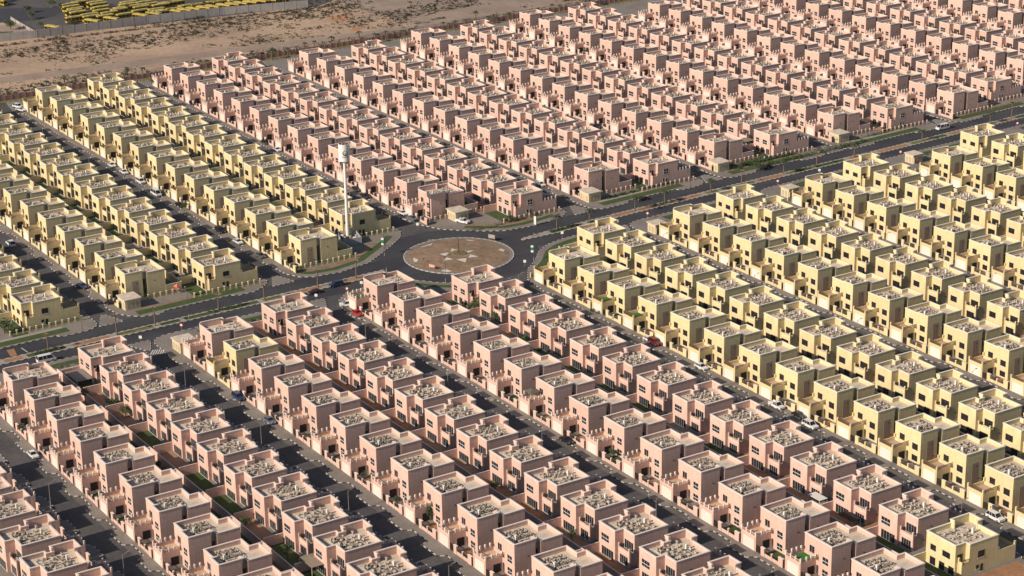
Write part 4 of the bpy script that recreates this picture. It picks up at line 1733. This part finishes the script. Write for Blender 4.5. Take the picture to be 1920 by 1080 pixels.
# ring-and-flame emblem on the drum, facing the camera
m = MB()
A0 = math.atan2(CAM.y - TY, CAM.x - TX) + .12


def drum(a, z):
    t = A0 + a / DR
    return Vector((1.012 * DR * math.cos(t), 1.012 * DR * math.sin(t), z))


def stroke(fn, n, wfn):
    for k in range(n):
        t0, t1 = k / n, (k + 1) / n
        (a0, z0), (a1, z1) = fn(t0), fn(t1)
        dx, dz = a1 - a0, z1 - z0
        L = math.hypot(dx, dz) or 1
        nx, nz = -dz / L, dx / L
        w0, w1 = wfn(t0), wfn(t1)
        m.face([drum(a0 - nx * w0, z0 - nz * w0), drum(a1 - nx * w1, z1 - nz * w1), drum(a1 + nx * w1, z1 + nz * w1), drum(a0 + nx * w0, z0 + nz * w0)])


stroke(lambda t: (.15 + .78 * math.cos(PI * .62 + t * PI * 1.72), 30.7 + .78 * math.sin(PI * .62 + t * PI * 1.72)), 26, lambda t: .10 + .07 * math.sin(PI * t))
stroke(lambda t: (.15 + .45 * math.cos(PI * .9 + t * PI * 1.1), 30.65 + .45 * math.sin(PI * .9 + t * PI * 1.1)), 16, lambda t: .06)
stroke(lambda t: (-.12 + .25 * t * t, 31.25 + .55 * t), 6, lambda t: .10 * (1 - .7 * t))
stroke(lambda t: (.10 + .1 * math.sin(t * 5), 30.35 + .75 * t), 8, lambda t: .07 * (1 - .6 * t))
for k in range(13):
    a = -.95 + k * .165
    m.face([drum(a, 29.22), drum(a + .1, 29.22), drum(a + .1, 29.22 + (.28 if k % 3 else .36)), drum(a, 29.22 + (.28 if k % 3 else .36))])
part(m, 'emblem', EMBL, root)
m = MB()
m.box(-1.2, 1.2, -1.2, 1.2, 0, .4)
part(m, 'footing', PAVE, root)
tag(root, 'slim white tower with a drum bearing a grey flame emblem and lettering', 'tower')
FEN = mat('hoarding_grey', (0.34, 0.33, 0.33), .7, .06, 1.0)
P0, P1, P2, P3 = at(637, 455), at(677, 458), at(645, 478), at(690, 445)
P = [at(640, 462), at(678, 457), at(668, 444), at(634, 446)]
root = empty('compound_fence', (0, 0, 0))
for j in range(4):
    p, q = P[j], P[(j + 1) % 4]
    m = MB()
    d = (q - p)
    L = d.length
    d = d / L
    nn = Vector((-d.y, d.x, 0))
    m.obox((p + q) / 2, d, nn, L / 2, .05, 0, 2.4)
    for k in range(int(L / 1.5) + 1):
        m.obox(p + d * (k * 1.5), d, nn, .06, .09, 0, 2.5)
    part(m, 'fence_panel', FEN, root)
tag(root, 'grey panel fence round the foot of the white tower', 'fence')
cc = (P[0] + P[1] + P[2] + P[3]) / 4
for j, (dx, dy, w, d, h, lab) in enumerate(((2.2, 1.0, 1.2, .8, 1.9, 'pale equipment cabinet inside the tower compound, right one'), (-1.8, -1.6, 1.4, .9, 2.1, 'pale equipment cabinet inside the tower compound, left one'))):
    root = empty('equipment_cabinet', (cc.x + dx, cc.y + dy, 0), .3)
    m = MB()
    m.box(-w / 2, w / 2, -d / 2, d / 2, 0, h)
    part(m, 'body', TANK, root)
    m = MB()
    m.box(-w / 2 + .1, w / 2 - .1, -d / 2 - .02, -d / 2, .2, h - .2)
    part(m, 'door', POLE, root)
    tag(root, lab, 'cabinet', 'cabinets at the tower')


# ------------------------------------------------------------------ substations
def substation(px, py, label, L=5.8, D=5.2, H=3.1):
    """px,py: near ground corner in the photograph (its -y/+x corner)"""
    g = at(px, py)
    root = empty('substation', (g.x, g.y, 0))
    m = MB()
    m.box(-L, 0, 0, D, 0, H)
    m.box(-L - .12, .12, -.12, D + .12, H, H + .12, 0, bottom=True)
    part(m, 'wall', SUBW['yellow'], root)
    m = MB()
    m.box(-L - .35, .35, -.35, D + .35, H + .12, H + .42, 0, bottom=True)
    part(m, 'roof', ROOF, root)
    for k in range(3):
        m = MB()
        y2 = .6 + k * 1.5
        m.box(0, .03, y2, y2 + 1.1, .35, 2.3)
        for j in range(8):
            m.box(.03, .06, y2 + .05, y2 + 1.05, .45 + j * .23, .55 + j * .23, bottom=True)
        part(m, 'louvre_door', LOUV, root)
    for k in range(3):
        m = MB()
        x = -L + .5 + k * 1.75
        m.box(x, x + 1.2, -.03, 0, .3, 2.4)
        part(m, 'vent_panel', LOUV, root)
    tag(root, label, 'substation', 'small yellow substations')


substation(235.5, 583, 'flat-roofed yellow substation at the left street corner by the grass strip')
substation(854.5, 416.5, 'yellow substation with flat roof above the roundabout beside a white pickup')
substation(1572.5, 268.5, 'yellow substation at the corner of an upper right pink row')
substation(1346, 323.5, 'yellow substation at the corner below the upper right pink villas')
substation(1104, 380.5, 'yellow substation right of the roundabout on the far side')
substation(339, 664, 'cream substation beside the first near-side pink terrace on the left')
substation(1229, 440, 'cream substation in front of the yellow garage right of the roundabout', 4.5, 4.5)
substation(1479, 372, 'cream substation in front of an upper right yellow villa', 4.5, 4.5)
substation(1712, 308, 'cream substation near the right edge before yellow villas', 4.5, 4.5)


# ------------------------------------------------------------------ vehicles
def paint(name, col, rough=.3):
    return mat('paint_' + name, col, rough, 0.02, 1.0, spec=.5)


PAINT = {'white': paint('white', (0.74, 0.73, 0.71)), 'silver': paint('silver', (0.42, 0.42, 0.43)), 'black': paint('black', (0.015, 0.015, 0.018)), 'red': paint('red', (0.50, 0.012, 0.02)), 'maroon': paint('maroon', (0.17, 0.008, 0.012)), 'blue': paint('blue', (0.025, 0.045, 0.12)),
         'grey': paint('grey', (0.10, 0.105, 0.115)), 'slate': paint('slate', (0.13, 0.16, 0.21))}
HEAD = mat('headlight_glass', (0.7, 0.7, 0.68), .2, 0)
TAIL = mat('tail_light', (0.35, 0.01, 0.01), .3, 0)
PROF = {
    'sedan': (4.6, 1.8, [(0, .35), (0, .72), (.15, .85), (1.35, .93)], 1.35, 2.15, 3.55, 4.25, .93, 1.43, .88),
    'suv': (4.9, 1.95, [(0, .4), (0, .95), (.15, 1.02), (1.2, 1.08)], 1.2, 1.85, 4.45, 4.85, 1.08, 1.85, 1.05),
    'van': (5.6, 2.0, [(0, .4), (0, .95), (.1, 1.05), (.6, 1.15)], .6, 1.35, 5.45, 5.58, 1.15, 2.25, 1.15),
    'pickup': (5.2, 1.9, [(0, .4), (0, .95), (.15, 1.0), (1.3, 1.05)], 1.3, 1.95, 2.9, 3.3, 1.05, 1.8, 1.05),
}


def make_car(kind, colname):
    L, W, nose, a0, a1, a2, a3, zb, zt, ztail = PROF[kind]
    P_ = PAINT[colname]
    root = empty('parked_car')
    hw = W / 2
    m = MB()
    prof = nose + [(L - .15, ztail), (L, ztail - .12), (L, .38)]
    for s0_, s1_ in zip(prof, prof[1:]):
        m.face([(s0_[0], -hw, s0_[1]), (s0_[0], hw, s0_[1]), (s1_[0], hw, s1_[1]), (s1_[0], -hw, s1_[1])])
    m.face([(x, -hw, z) for x, z in prof][::-1])
    m.face([(x, hw, z) for x, z in prof])
    m.face([(0, -hw, .36), (L, -hw, .36), (L, hw, .36), (0, hw, .36)])
    # roof and pillars
    ti = .18
    m.face([(a1, -hw + ti, zt), (a2, -hw + ti, zt), (a2, hw - ti, zt), (a1, hw - ti, zt)])
    shell = m
    m = MB()
    B = [(a0, -hw + .04, zb), (a3, -hw + .04, zb), (a3, hw - .04, zb), (a0, hw - .04, zb)]
    T = [(a1 + .02, -hw + ti + .02, zt - .012), (a2 - .02, -hw + ti + .02, zt - .012), (a2 - .02, hw - ti - .02, zt - .012), (a1 + .02, hw - ti - .02, zt - .012)]
    for k in range(4):
        j = (k + 1) % 4
        m.face([B[k], B[j], T[j], T[k]])
    part(m, 'window_glass', GLASS, root)
    m = shell
    for k in range(4):
        b_, t_ = Vector(B[k]), Vector(T[k])
        m.tube(b_, t_ + Vector((0, 0, .02)), .06, n=4)
    for s in (-1, 1):
        for f in (.42, .68):
            x = a0 + (a3 - a0) * f
            xt = a1 + (a2 - a1) * f
            m.tube((x, s * (hw - .03), zb), (xt, s * (hw - ti), zt), .05, n=4)
    part(m, 'body', P_, root)
    if kind == 'pickup':
        m = MB()
        m.box(3.35, 5.15, -hw + .08, hw - .08, 1.0, 1.06)
        m.box(3.35, 5.15, -hw, -hw + .12, .9, 1.3)
        m.box(3.35, 5.15, hw - .12, hw, .9, 1.3)
        part(m, 'cargo_bed', P_, root)
    r = .36 if kind != 'sedan' else .32
    for x in (L * .18, L * .80):
        for s in (-1, 1):
            m = MB()
            m.tube((x, s * (hw - .2), r), (x, s * (hw + .02), r), r, n=14, cap=True)
            w = part(m, 'wheel', TYRE, root)
            q = MB()
            q.tube((x, s * (hw - .05), r), (x, s * (hw + .035), r), r * .6, n=10, cap=True)
            part(q, 'rim', RIMM, w)
    for s in (-1, 1):
        m = MB()
        m.box(-.015, .1, s * (hw - .32) - .2, s * (hw - .32) + .2, .62, .78)
        part(m, 'headlight', HEAD, root)
        m = MB()
        m.box(L - .1, L + .012, s * (hw - .2) - .15, s * (hw - .2) + .15, .66, .86)
        part(m, 'tail_light', TAIL, root)
    return root


CARP = {}
CARS = [  # px, py (ground centre), kind, paint, heading (nose direction, degrees from +x), label
    (670, 590, 'sedan', 'red', 0, 'bright red car parked by the first pink villa below the roundabout'),
    (651.7, 574, 'suv', 'white', 250, 'white car backed into a garage next to the red car'),
    (1218, 640, 'sedan', 'white', 0, 'white car just behind a dark red car on the yellow street'),
    (1228, 645, 'suv', 'maroon', 0, 'dark red car beside yellow villas right of centre'),
    (1315, 691, 'sedan', 'white', 0, 'white car parked outside yellow villas in the right middle'),
    (1456, 764, 'pickup', 'white', 0, 'white pickup parked by yellow garages at lower right'),
    (1498, 782, 'sedan', 'black', 0, 'black car between a white pickup and a white off-roader'),
    (1519, 801, 'suv', 'white', 0, 'white off-roader in front of a black car at lower right'),
    (1866, 974, 'suv', 'white', 0, 'white off-roader near the yellow corner villa at the bottom right'),
    (1062, 829, 'sedan', 'black', 0, 'dark car on the pink street below the centre'),
    (446.7, 748, 'suv', 'blue', 0, 'dark blue car on the street left of the lower centre'),
    (506, 792, 'sedan', 'slate', 0, 'grey-blue car parked below the dark blue car'),
    (62, 856, 'sedan', 'white', 0, 'white car on the leftmost near-side street'),
    (155, 539, 'sedan', 'blue', 20, 'blue car crossing the left yellow street'),
    (87, 677, 'van', 'white', 90, 'white minibus on the near carriageway at the left edge'),
    (630, 536, 'suv', 'blue', -90, 'dark car driving on the main road left of the roundabout'),
    (590, 550, 'sedan', 'black', -90, 'black car behind the pink roof on the main road'),
    (20.7, 460, 'suv', 'white', 180, 'white car at the left edge of the yellow street'),
    (10, 469, 'sedan', 'grey', 180, 'grey car below the white car at the left edge'),
    (336.7, 387, 'sedan', 'black', 0, 'black car on the street between yellow rows, upper left'),
    (293, 366, 'van', 'white', 0, 'white van on the street between the yellow rows'),
    (413, 435, 'suv', 'black', 0, 'black car in the middle of the yellow street'),
    (446.7, 456, 'sedan', 'white', 0, 'white car on the yellow street, nearest the main road'),
    (489, 482, 'sedan', 'grey', 0, 'dark grey car at the mouth of the yellow street'),
    (210, 570, 'sedan', 'black', 60, 'black car beside the left substation'),
    (210, 312, 'sedan', 'white', 0, 'white car parked high up on the left yellow street'),
    (233, 325, 'sedan', 'white', 0, 'second white car high up on the left yellow street'),
    (264, 343, 'suv', 'white', 0, 'third white car high up on the left yellow street'),
    (34, 202, 'suv', 'white', 20, 'white car at the far end of the left yellow street'),
    (39, 208, 'sedan', 'white', 20, 'white car in front of another at the far left street end'),
    (332, 183, 'sedan', 'black', 0, 'black car at the far end of the street beside the pink rows'),
    (363, 197, 'suv', 'black', 0, 'black off-roader near the far end of the first pink street'),
    (497, 269, 'sedan', 'black', 0, 'black car on the street between yellow and pink rows'),
    (520, 283, 'sedan', 'white', 0, 'white car on the street between yellow and pink rows'),
    (669, 357, 'sedan', 'black', 0, 'black car just right of the white tower shaft'),
    (685, 370, 'sedan', 'black', 0, 'black car near the street corner right of the tower'),
    (1014, 348, 'sedan', 'white', 0, 'white car at the corner house above right of the roundabout'),
    (1120, 239, 'sedan', 'black', 0, 'black car on a far pink street above the centre'),
    (755, 402, 'sedan', 'white', 0, 'white car by the pink corner garage above the roundabout'),
    (774.6, 412, 'sedan', 'slate', 0, 'grey-blue car parked by the pink corner garden above the roundabout'),
    (868, 418, 'pickup', 'white', 20, 'white pickup next to the substation above the roundabout'),
    (1767, 242, 'van', 'white', -90, 'white van driving on the far carriageway at upper right'),
    (1431.7, 316, 'suv', 'black', -90, 'black car in the lay-by at upper right'),
    (1205, 375, 'sedan', 'black', -90, 'dark car in the lay-by above the yellow corner villa'),
    (692, 78, 'sedan', 'white', 0, 'white car inside the far boundary wall behind pink villas'),
]
for (px, py, kind, pc, hd, lab) in CARS:
    key = (kind, pc)
    g = at(px, py)
    L = PROF[kind][0]
    # model nose is at x=0 towards -x: turn so the nose points along hd
    rz = R(hd) + PI
    off = Vector((math.cos(rz), math.sin(rz), 0)) * (-L / 2)
    loc = (g.x + off.x, g.y + off.y, 0.01 if abs(hd) in (0,) or hd in (20, 250, 60, 180) else -.115)
    yk = min(abs(g.y - (YF[k] - 8.6)) for k in YF)
    if key in CARP:
        o = copy_tree(CARP[key], loc, rz)
    else:
        o = CARP[key] = make_car(kind, pc)
        o.location, o.rotation_euler = loc, (0, 0, rz)
    tag(o, lab, {'van': 'van', 'pickup': 'pickup'}.get(kind, 'car'), 'cars of the estate')
# motorbike rider on the road, two people talking by the yellow garage
BLACK = PAINT['black']
g = at(1237, 391)
root = empty('motorbike', (g.x, g.y, -.11), 1.45)
for x in (-.62, .62):
    m = MB()
    m.tube((x, -.06, .3), (x, .06, .3), .3, n=12, cap=True)
    part(m, 'wheel', TYRE, root)
m = MB()
m.box(-.5, .45, -.14, .14, .4, .75)
m.box(-.75, -.1, -.16, .16, .7, .86)
m.tube((.6, 0, .35), (.35, 0, 1.0), .05, n=6)
m.tube((.35, -.35, 1.02), (.35, .35, 1.02), .03, n=6)
part(m, 'body', BLACK, root)
tag(root, 'dark motorbike riding on the near carriageway right of the roundabout', 'motorbike')


def person(loc, rz, shirt, trousers, pose, label, hair=DARK):
    root = empty('person', loc, rz)
    V, E, Rd = [], [], []

    def chain(pts, start=None):
        prev = start
        for (p, r) in pts:
            V.append(p)
            Rd.append(r)
            if prev is not None:
                E.append((prev, len(V) - 1))
            prev = len(V) - 1
        return prev
    sit = pose == 'ride'
    pel = chain([((0, 0, .95), .15)])
    chest = chain([((0, 0, 1.18), .15), ((0, 0, 1.38), .17)], pel)
    head = chain([((0, 0, 1.52), .06), ((.02, 0, 1.62), .09), ((.02, 0, 1.72), .09)], chest)
    for s in (-1, 1):
        if sit:
            chain([((.1, s * .12, .92), .09), ((.45, s * .16, .78), .075), ((.25, s * .16, .40), .05), ((.35, s * .16, .36), .045)], pel)
            chain([((.02, s * .2, 1.36), .065), ((.2, s * .25, 1.15), .045), ((.42, s * .3, 1.05), .035)], chest)
        else:
            chain([((0, s * .1, .86), .10), ((.02, s * .12, .5), .07), ((-.02, s * .12, .09), .05), ((.13, s * .13, .04), .045)], pel)
            el_ = .18 if s == pose else .05
            chain([((0, s * .2, 1.38), .065), ((-.03, s * .27, 1.12), .048), ((el_, s * .27, .92), .036), ((el_ + .06, s * .27, .84), .032)], chest)
    me = bpy.data.meshes.new('body')
    me.from_pydata(V, E, [])
    o = bpy.data.objects.new('body', me)
    COL.objects.link(o)
    o.parent = root
    sk = o.modifiers.new('skin', 'SKIN')
    for j, d in enumerate(me.skin_vertices[0].data):
        d.radius = (Rd[j], Rd[j])
        d.use_root = j == 0
    ss = o.modifiers.new('sub', 'SUBSURF')
    ss.levels = ss.render_levels = 1
    dg = bpy.context.evaluated_depsgraph_get()
    ev = bpy.data.meshes.new_from_object(o.evaluated_get(dg))
    o.modifiers.clear()
    o.data = ev
    for mt in (SKIN, shirt, trousers, hair):
        ev.materials.append(mt)
    for p in ev.polygons:
        z = p.center.z
        far = abs(p.center.y)
        p.material_index = 3 if z > 1.70 else (0 if z > 1.46 or (far > .2 and z < .98) else (1 if z > .95 else 2))
        p.use_smooth = True
    KIDS.setdefault(root.name, []).append(o)
    tag(root, label, 'person')
    return root


SH_L = mat('shirt_lilac', (0.55, 0.52, 0.62), .9, .05)
SH_O = mat('shirt_olive', (0.32, 0.26, 0.12), .9, .05)
TR_G = mat('trousers_grey', (0.20, 0.19, 0.22), .9, .05)
g = at(1356, 503)
person((g.x, g.y, 0), .4, SH_L, TR_G, 1, 'person in a pale lilac shirt standing before a yellow garage')
g = at(1361.5, 501)
person((g.x + .2, g.y + .3, 0), 3.4, SH_O, TR_G, -1, 'person in an olive shirt facing the one in pale lilac')
g = at(1237, 391)
person((g.x, g.y, .0), 1.45, BLACK, TR_G, 'ride', 'rider in black on the motorbike on the main road')


# ------------------------------------------------------------------ buses
def make_bus(L=8.6):
    root = empty('bus')
    hw, H = 1.25, 3.1
    m = MB()
    m.box(0, L, -hw, hw, .45, 1.3, bottom=True)
    m.box(0, L, -hw, hw, 2.6, H - .08)
    for k in range(5):
        x = .0 + k * (L - .1) / 4
        for sd in (-1, 1):
            m.box(x, x + .1, sd * hw - .02, sd * hw + .01, 1.3, 2.6)
    part(m, 'body', YBUS, root)
    m = MB()
    m.box(.05, L - .05, -hw + .03, hw - .03, 1.3, 2.6)
    part(m, 'window_band', GLASS, root)
    m = MB()
    m.box(.1, L - .1, -hw + .06, hw - .06, H - .08, H + .05)
    m.box(L * .3, L * .3 + 1.8, -.7, .7, H + .05, H + .22)
    part(m, 'roof', YROOF, root)
    for x in (2.2, L - 2.8):
        for s in (-1, 1):
            m = MB()
            m.tube((x, s * (hw - .25), .5), (x, s * (hw + .02), .5), .5, n=12, cap=True)
            part(m, 'wheel', TYRE, root)
    return root


BUS = []
v1 = at(152, 29) - at(126, 33)
A1 = math.atan2(v1.y, v1.x)
v2 = at(312, 36) - at(281, 32)
A2 = math.atan2(v2.y, v2.x)
near = [(139, 34, A1), (171, 32, A1), (197, 31, A1), (234, 28, A1), (263, 21, A1), (293, 22.5, A1), (205, 25, A1), (327, 18, A1), (350, 12, A1), (372, 9.5, A1), (394, 6, A1), (413, 4, A1), (442, 2, A1)]
left = [(146, 20.5, A1), (138, 17.5, A1), (141, 14, A1), (155, 22, A1), (168, 24.5, A1), (133, 10, A1), (142, 8, A1), (131, 5.5, A1), (139, 3.5, A1), (150, 1, A1), (190, 17, A1), (201, 19.5, A1), (189, 11, A1), (185, 5, A1), (178, 2, A1)]
mid = [(238, 6, A1), (249, 9, A1), (228, 12, A1), (223, 15.5, A1), (265, 10.5, A1), (280, 5, A1), (300, 7, A1), (293, 15, A1), (320, 13, A1), (312, 3, A1), (338, 8, A1), (356, 5.5, A1), (308, 18.5, A1), (262, 14.5, A1), (240, 2, A1), (270, 1.5, A1), (330, 1, A1)]
wall_ = [(201, 49.5, A2), (237, 45, A2), (292, 38.5, A2), (314, 34, A2), (330, 31, A2), (352, 28.5, A2), (371, 26, A2), (386, 23.5, A2), (405, 21, A2), (420, 18.5, A2), (441, 16, A2), (457, 13.5, A2), (473, 12, A2), (489, 9, A2), (508, 7.5, A2), (528, 5.5, A2), (552, 5, A2), (497, 3.5, A2)]
b0 = make_bus()
jb = 0
pts_used = []
for grp, lst in (('near', near), ('left', left), ('mid', mid), ('wall', wall_)):
    for (px, py, a) in lst:
        g = at(px, py, 3.0) if grp in ('wall', 'left', 'mid') else at(px, py, 2.0)
        g.z = 0
        if grp == 'wall':
            g.x = min(g.x, -394.5 + (g.y - 20) * .115)
        if any((g - q).length < (3.7 if grp != 'wall' else 3.0) for q in pts_used):
            continue
        pts_used.append(g)
        off = Vector((math.cos(a), math.sin(a), 0)) * -4.3
        loc = (g.x + off.x, g.y + off.y, -.19)
        o = b0 if jb == 0 else copy_tree(b0, loc, a)
        o.location, o.rotation_euler = loc, (0, 0, a)
        jb += 1
        lab = {'near': 'yellow bus in the front row of the far bus yard', 'left': 'yellow bus packed in the left ranks of the far bus yard',
               'mid': 'yellow bus packed in the middle ranks of the far bus yard', 'wall': 'yellow bus parked slantwise along the grey wall of the bus yard'}[grp]
        tag(o, lab, 'bus', {'near': 'front row of the bus yard', 'left': 'left ranks of the bus yard', 'mid': 'middle ranks of the bus yard', 'wall': 'buses along the yard wall'}[grp])
g = at(112, 61)
o = copy_tree(b0, (g.x, g.y, -.19), R(205))
tag(o, 'single yellow bus seen end-on beside the grey yard wall', 'bus')
g = at(11, 11)
o = copy_tree(b0, (g.x, g.y, -.19), R(200))
tag(o, 'yellow bus alone at the top left corner beyond the dark road', 'bus')
# bus yard: paving, wall, road, plants
yard = [(at(85, 68).x, at(85, 68).y), (-386.5, 10), (-366, 140), (-420, 230), (-560, 200), (-520, 0)]
sheet('bus_yard', [yard], YARDA, -.193)
sheet('yard_road', [[(at(-30, 44).x, at(-30, 44).y), (at(60, 38).x, at(60, 38).y), (at(100, 30).x, at(100, 30).y), (at(118, 22).x, at(118, 22).y), (at(118, 13).x, at(118, 13).y), (at(-30, 16).x, at(-30, 16).y)]], ROADB, -.186)
sheet('yard_lawn', [[(at(-10, 66).x, at(-10, 66).y), (at(16, 64).x, at(16, 64).y), (at(26, 58).x, at(26, 58).y), (at(-10, 59).x, at(-10, 59).y)]], LAWN, -.18)
sheet('yard_forecourt', [[(at(-10, 72).x, at(-10, 72).y), (at(72, 66).x, at(72, 66).y), (at(40, 45).x, at(40, 45).y), (at(-10, 47).x, at(-10, 47).y)]], SAND2, -.183)
root = empty('yard_wall', (0, 0, 0))
wp = [at(-30, 81, -.2), at(70, 71, -.2), at(277, 43.5, -.2), at(420, 27.5, -.2), at(578, 14.5, -.2)]
for p, q in zip(wp, wp[1:]):
    m = MB()
    d = q - p
    L = d.length
    d = d / L
    nn = Vector((-d.y, d.x, 0))
    m.obox((p + q) / 2, d, nn, L / 2 + .02, .15, -.2, 3.6)
    k = 0
    while k * 6 < L:
        m.obox(p + d * (k * 6), d, nn, .2, .22, -.2, 3.7)
        k += 1
    part(m, 'wall_panel', CONC, root)
tag(root, 'long pale grey wall in front of the far bus yard', 'wall')
root = empty('yard_partition', (0, 0, 0))
p, q = at(68, 64), at(20, 36)
d = (q - p)
L = d.length
d /= L
nn = Vector((-d.y, d.x, 0))
m = MB()
for k in range(5):
    m.obox(p + d * (L * (k + .5) / 5), d, nn, L / 11, .12, -.2, 1.4)
part(m, 'wall_panel', CONC, root)
tag(root, 'low broken white wall left of the lone bus in the far yard', 'wall')
o = copy_tree(TP[0], (*at(20, 55).xy, -.2), 1.0)
o.scale = (1.5, 1.5, 1.2)
tag(o, 'round green tree by the far yard at the top left', 'tree')
for (px, py, lab, s) in ((52, 24, 'dark tree beside the far road at top left', 1.3), (97, 14, 'dark tree left of the bus ranks', 1.4), (115, 18, 'dark bush at the left end of the bus ranks', 1.2), (76, 52, 'dark bush in front of the lone bus', 1.0), (132, 46, 'small tree right of the lone bus', .9), (60, 36, 'dark bush at the near edge of the far road', 1.2), (3, 4, 'dark tree in the very top left corner', 1.4)):
    o = copy_tree(TP[1], (*at(px, py).xy, -.2), rng.uniform(0, 6))
    o.scale = (s, s, s * .9)
    tag(o, lab, 'tree', 'trees round the bus yard')

# ------------------------------------------------------------------ play sets, canopies
root = empty('play_tower', (*at(333, 549).xy, 0), .3)
m = MB()
for x in (-.7, .7):
    for y2 in (-.7, .7):
        m.tube((x, y2, 0), (x, y2, 2.3), .07, n=6)
m.box(-.75, .75, -.75, .75, 1.15, 1.25, bottom=True)
part(m, 'frame', POLE, root)
m = MB()
for k in range(4):
    t0, t1 = PI / 4 + PI / 2 * k, PI / 4 + PI / 2 * (k + 1)
    m.face([(1.25 * math.cos(t0), 1.25 * math.sin(t0), 2.2), (1.25 * math.cos(t1), 1.25 * math.sin(t1), 2.2), (0, 0, 3.2)])
part(m, 'canopy', mat('faded_red', (0.62, 0.17, 0.13), .6, .05), root)
m = MB()
for k in range(6):
    x0, x1 = -.75 - k * .5, -.75 - (k + 1) * .5
    z0, z1 = 1.25 * (1 - k / 6), 1.25 * (1 - (k + 1) / 6)
    m.face([(x0, -.35, z0), (x0, .35, z0), (x1, .35, z1), (x1, -.35, z1)])
    for s in (-1, 1):
        m.face([(x0, s * .35, z0), (x1, s * .35, z1), (x1, s * .35, z1 + .25), (x0, s * .35, z0 + .25)])
part(m, 'slide', RED, root)
tag(root, 'red play tower with slide on the corner lawn at left', 'play tower')
root = empty('slide', (*at(22, 608).xy, 0), 2.0)
m = MB()
for k in range(6):
    x0, x1 = k * .5, (k + 1) * .5
    z0, z1 = 2.0 * (1 - k / 6), 2.0 * (1 - (k + 1) / 6)
    m.face([(x0, -.5, z0 + .1), (x1, -.5, z1 + .1), (x1, .5, z1 + .1), (x0, .5, z0 + .1)])
    for s in (-1, 1):
        m.face([(x0, s * .5, z0 + .1), (x1, s * .5, z1 + .1), (x1, s * .5, z1 + .45), (x0, s * .5, z0 + .45)])
part(m, 'chute', YPLA, root)
m = MB()
for s in (-.4, .4):
    m.tube((-.7, s, 0), (0, s, 2.1), .06, n=5)
for k in range(6):
    m.tube((-.7 + k * .12, -.4, .05 + k * .36), (-.7 + k * .12, .4, .05 + k * .36), .04, n=5)
part(m, 'ladder', POLE, root)
tag(root, 'yellow slide in the garden at the left edge', 'slide')


def canopy(c, wx, wy, h, mt, label, peak=0.0, ridge=False):
    root = empty('shade_canopy', (c.x, c.y, 0))
    m = MB()
    if peak:
        P4 = [(-wx / 2, -wy / 2, h), (wx / 2, -wy / 2, h), (wx / 2, wy / 2, h), (-wx / 2, wy / 2, h)]
        for k in range(4):
            m.face([P4[k], P4[(k + 1) % 4], (0, 0, h + peak)])
    else:
        m.box(-wx / 2, wx / 2, -wy / 2, wy / 2, h, h + .1, bottom=True)
    part(m, 'roof_sheet', mt, root)
    m = MB()
    for x in (-wx / 2 + .1, wx / 2 - .1):
        for y2 in (-wy / 2 + .1, wy / 2 - .1):
            m.tube((x, y2, 0), (x, y2, h), .06, n=6)
    part(m, 'post', TANK, root)
    tag(root, label, 'canopy', 'shade canopies in the gardens')


canopy(at(590, 1050, 3.0), 6.5, 5.0, 3.0, SHADEC, 'flat tan shade canopy in the back garden at the bottom left', 0)
canopy(at(998, 733, 4.9), 3.6, 3.4, 4.9, mat('gazebo_grey', (0.12, 0.11, 0.10), .9, .1), 'dark pitched gazebo on a pink roof terrace in the centre', .9)
canopy(at(275, 285, 2.6), 5, 5, 2.6, SHADEC, 'tan tent roof between yellow villas in the left middle', 1.4)
canopy(at(148, 704, 2.5), 9.0, 5.0, 2.5, mat('canopy_grey', (0.22, 0.20, 0.19), .9, .08), 'flat grey carport roof behind the leftmost pink villas')
canopy(at(1399, 262, 3.2), 5.0, 4.5, 3.2, SHADEC, 'tan lean-to canopy behind the end villa at upper right')
canopy(at(1533, 931, 2.8), 4.6, 2.6, 2.8, TANK, 'pale flat shed roof in a garden at lower right')
canopy(at(1592, 968, 2.6), 5.2, 3.0, 2.6, mat('pergola_dark', (0.035, 0.025, 0.022), .8, .1), 'dark timber pergola in a shaded garden at lower right')
sheet('corner_soil', [[(263, -44), (285, -44), (285, -6), (263, -6)]], SOILR, .004)
# crossing stripes and stop line
zs = []
for k in range(8):
    a, b2 = at(281 + k * 4.4, 664.5 - k * .4), at(283.3 + k * 4.4, 664.3 - k * .4)
    c, d = at(277 + k * 4.4 + 9, 655.5 - k * .4), at(279.4 + k * 4.4 + 9, 655.3 - k * .4)
    zs.append([(a.x, a.y), (b2.x, b2.y), (d.x, d.y), (c.x, c.y)])
sheet('crossing_stripes', zs, KW, -.105)
sheet('stop_line', [[(at(39, 652).x, at(39, 652).y), (at(51, 660).x, at(51, 660).y), (at(52.5, 659.5).x, at(52.5, 659.5).y), (at(41, 651.5).x, at(41, 651.5).y)]], KW, -.105)
sheet('speed_hump', [[(at(12, 656).x, at(12, 656).y), (at(26, 653).x, at(26, 653).y), (at(32, 665).x, at(32, 665).y), (at(20, 668).x, at(20, 668).y)]], SOILR, -.105)


# ------------------------------------------------------------------ air
m = MB()
m.box(-1500, 1250, -1150, 1500, -1.2, 300, bottom=True)
hz_o = m.build('haze', bpy.data.materials.new('haze_air'))
hm = hz_o.data.materials[0]
hm.use_nodes = True
hm.node_tree.nodes.clear()
ho = hm.node_tree.nodes.new('ShaderNodeOutputMaterial')
hv = hm.node_tree.nodes.new('ShaderNodeVolumePrincipled')
hv.inputs['Color'].default_value = (0.86, 0.84, 0.86, 1)
hv.inputs['Density'].default_value = 0.00002
hv.inputs['Anisotropy'].default_value = 0.2
hm.node_tree.links.new(hv.outputs[0], ho.inputs['Volume'])
hz_o['kind'] = 'stuff'
hz_o['label'] = 'thin pale dust haze hanging over the whole estate'
scene.cycles.volume_bounces = 0
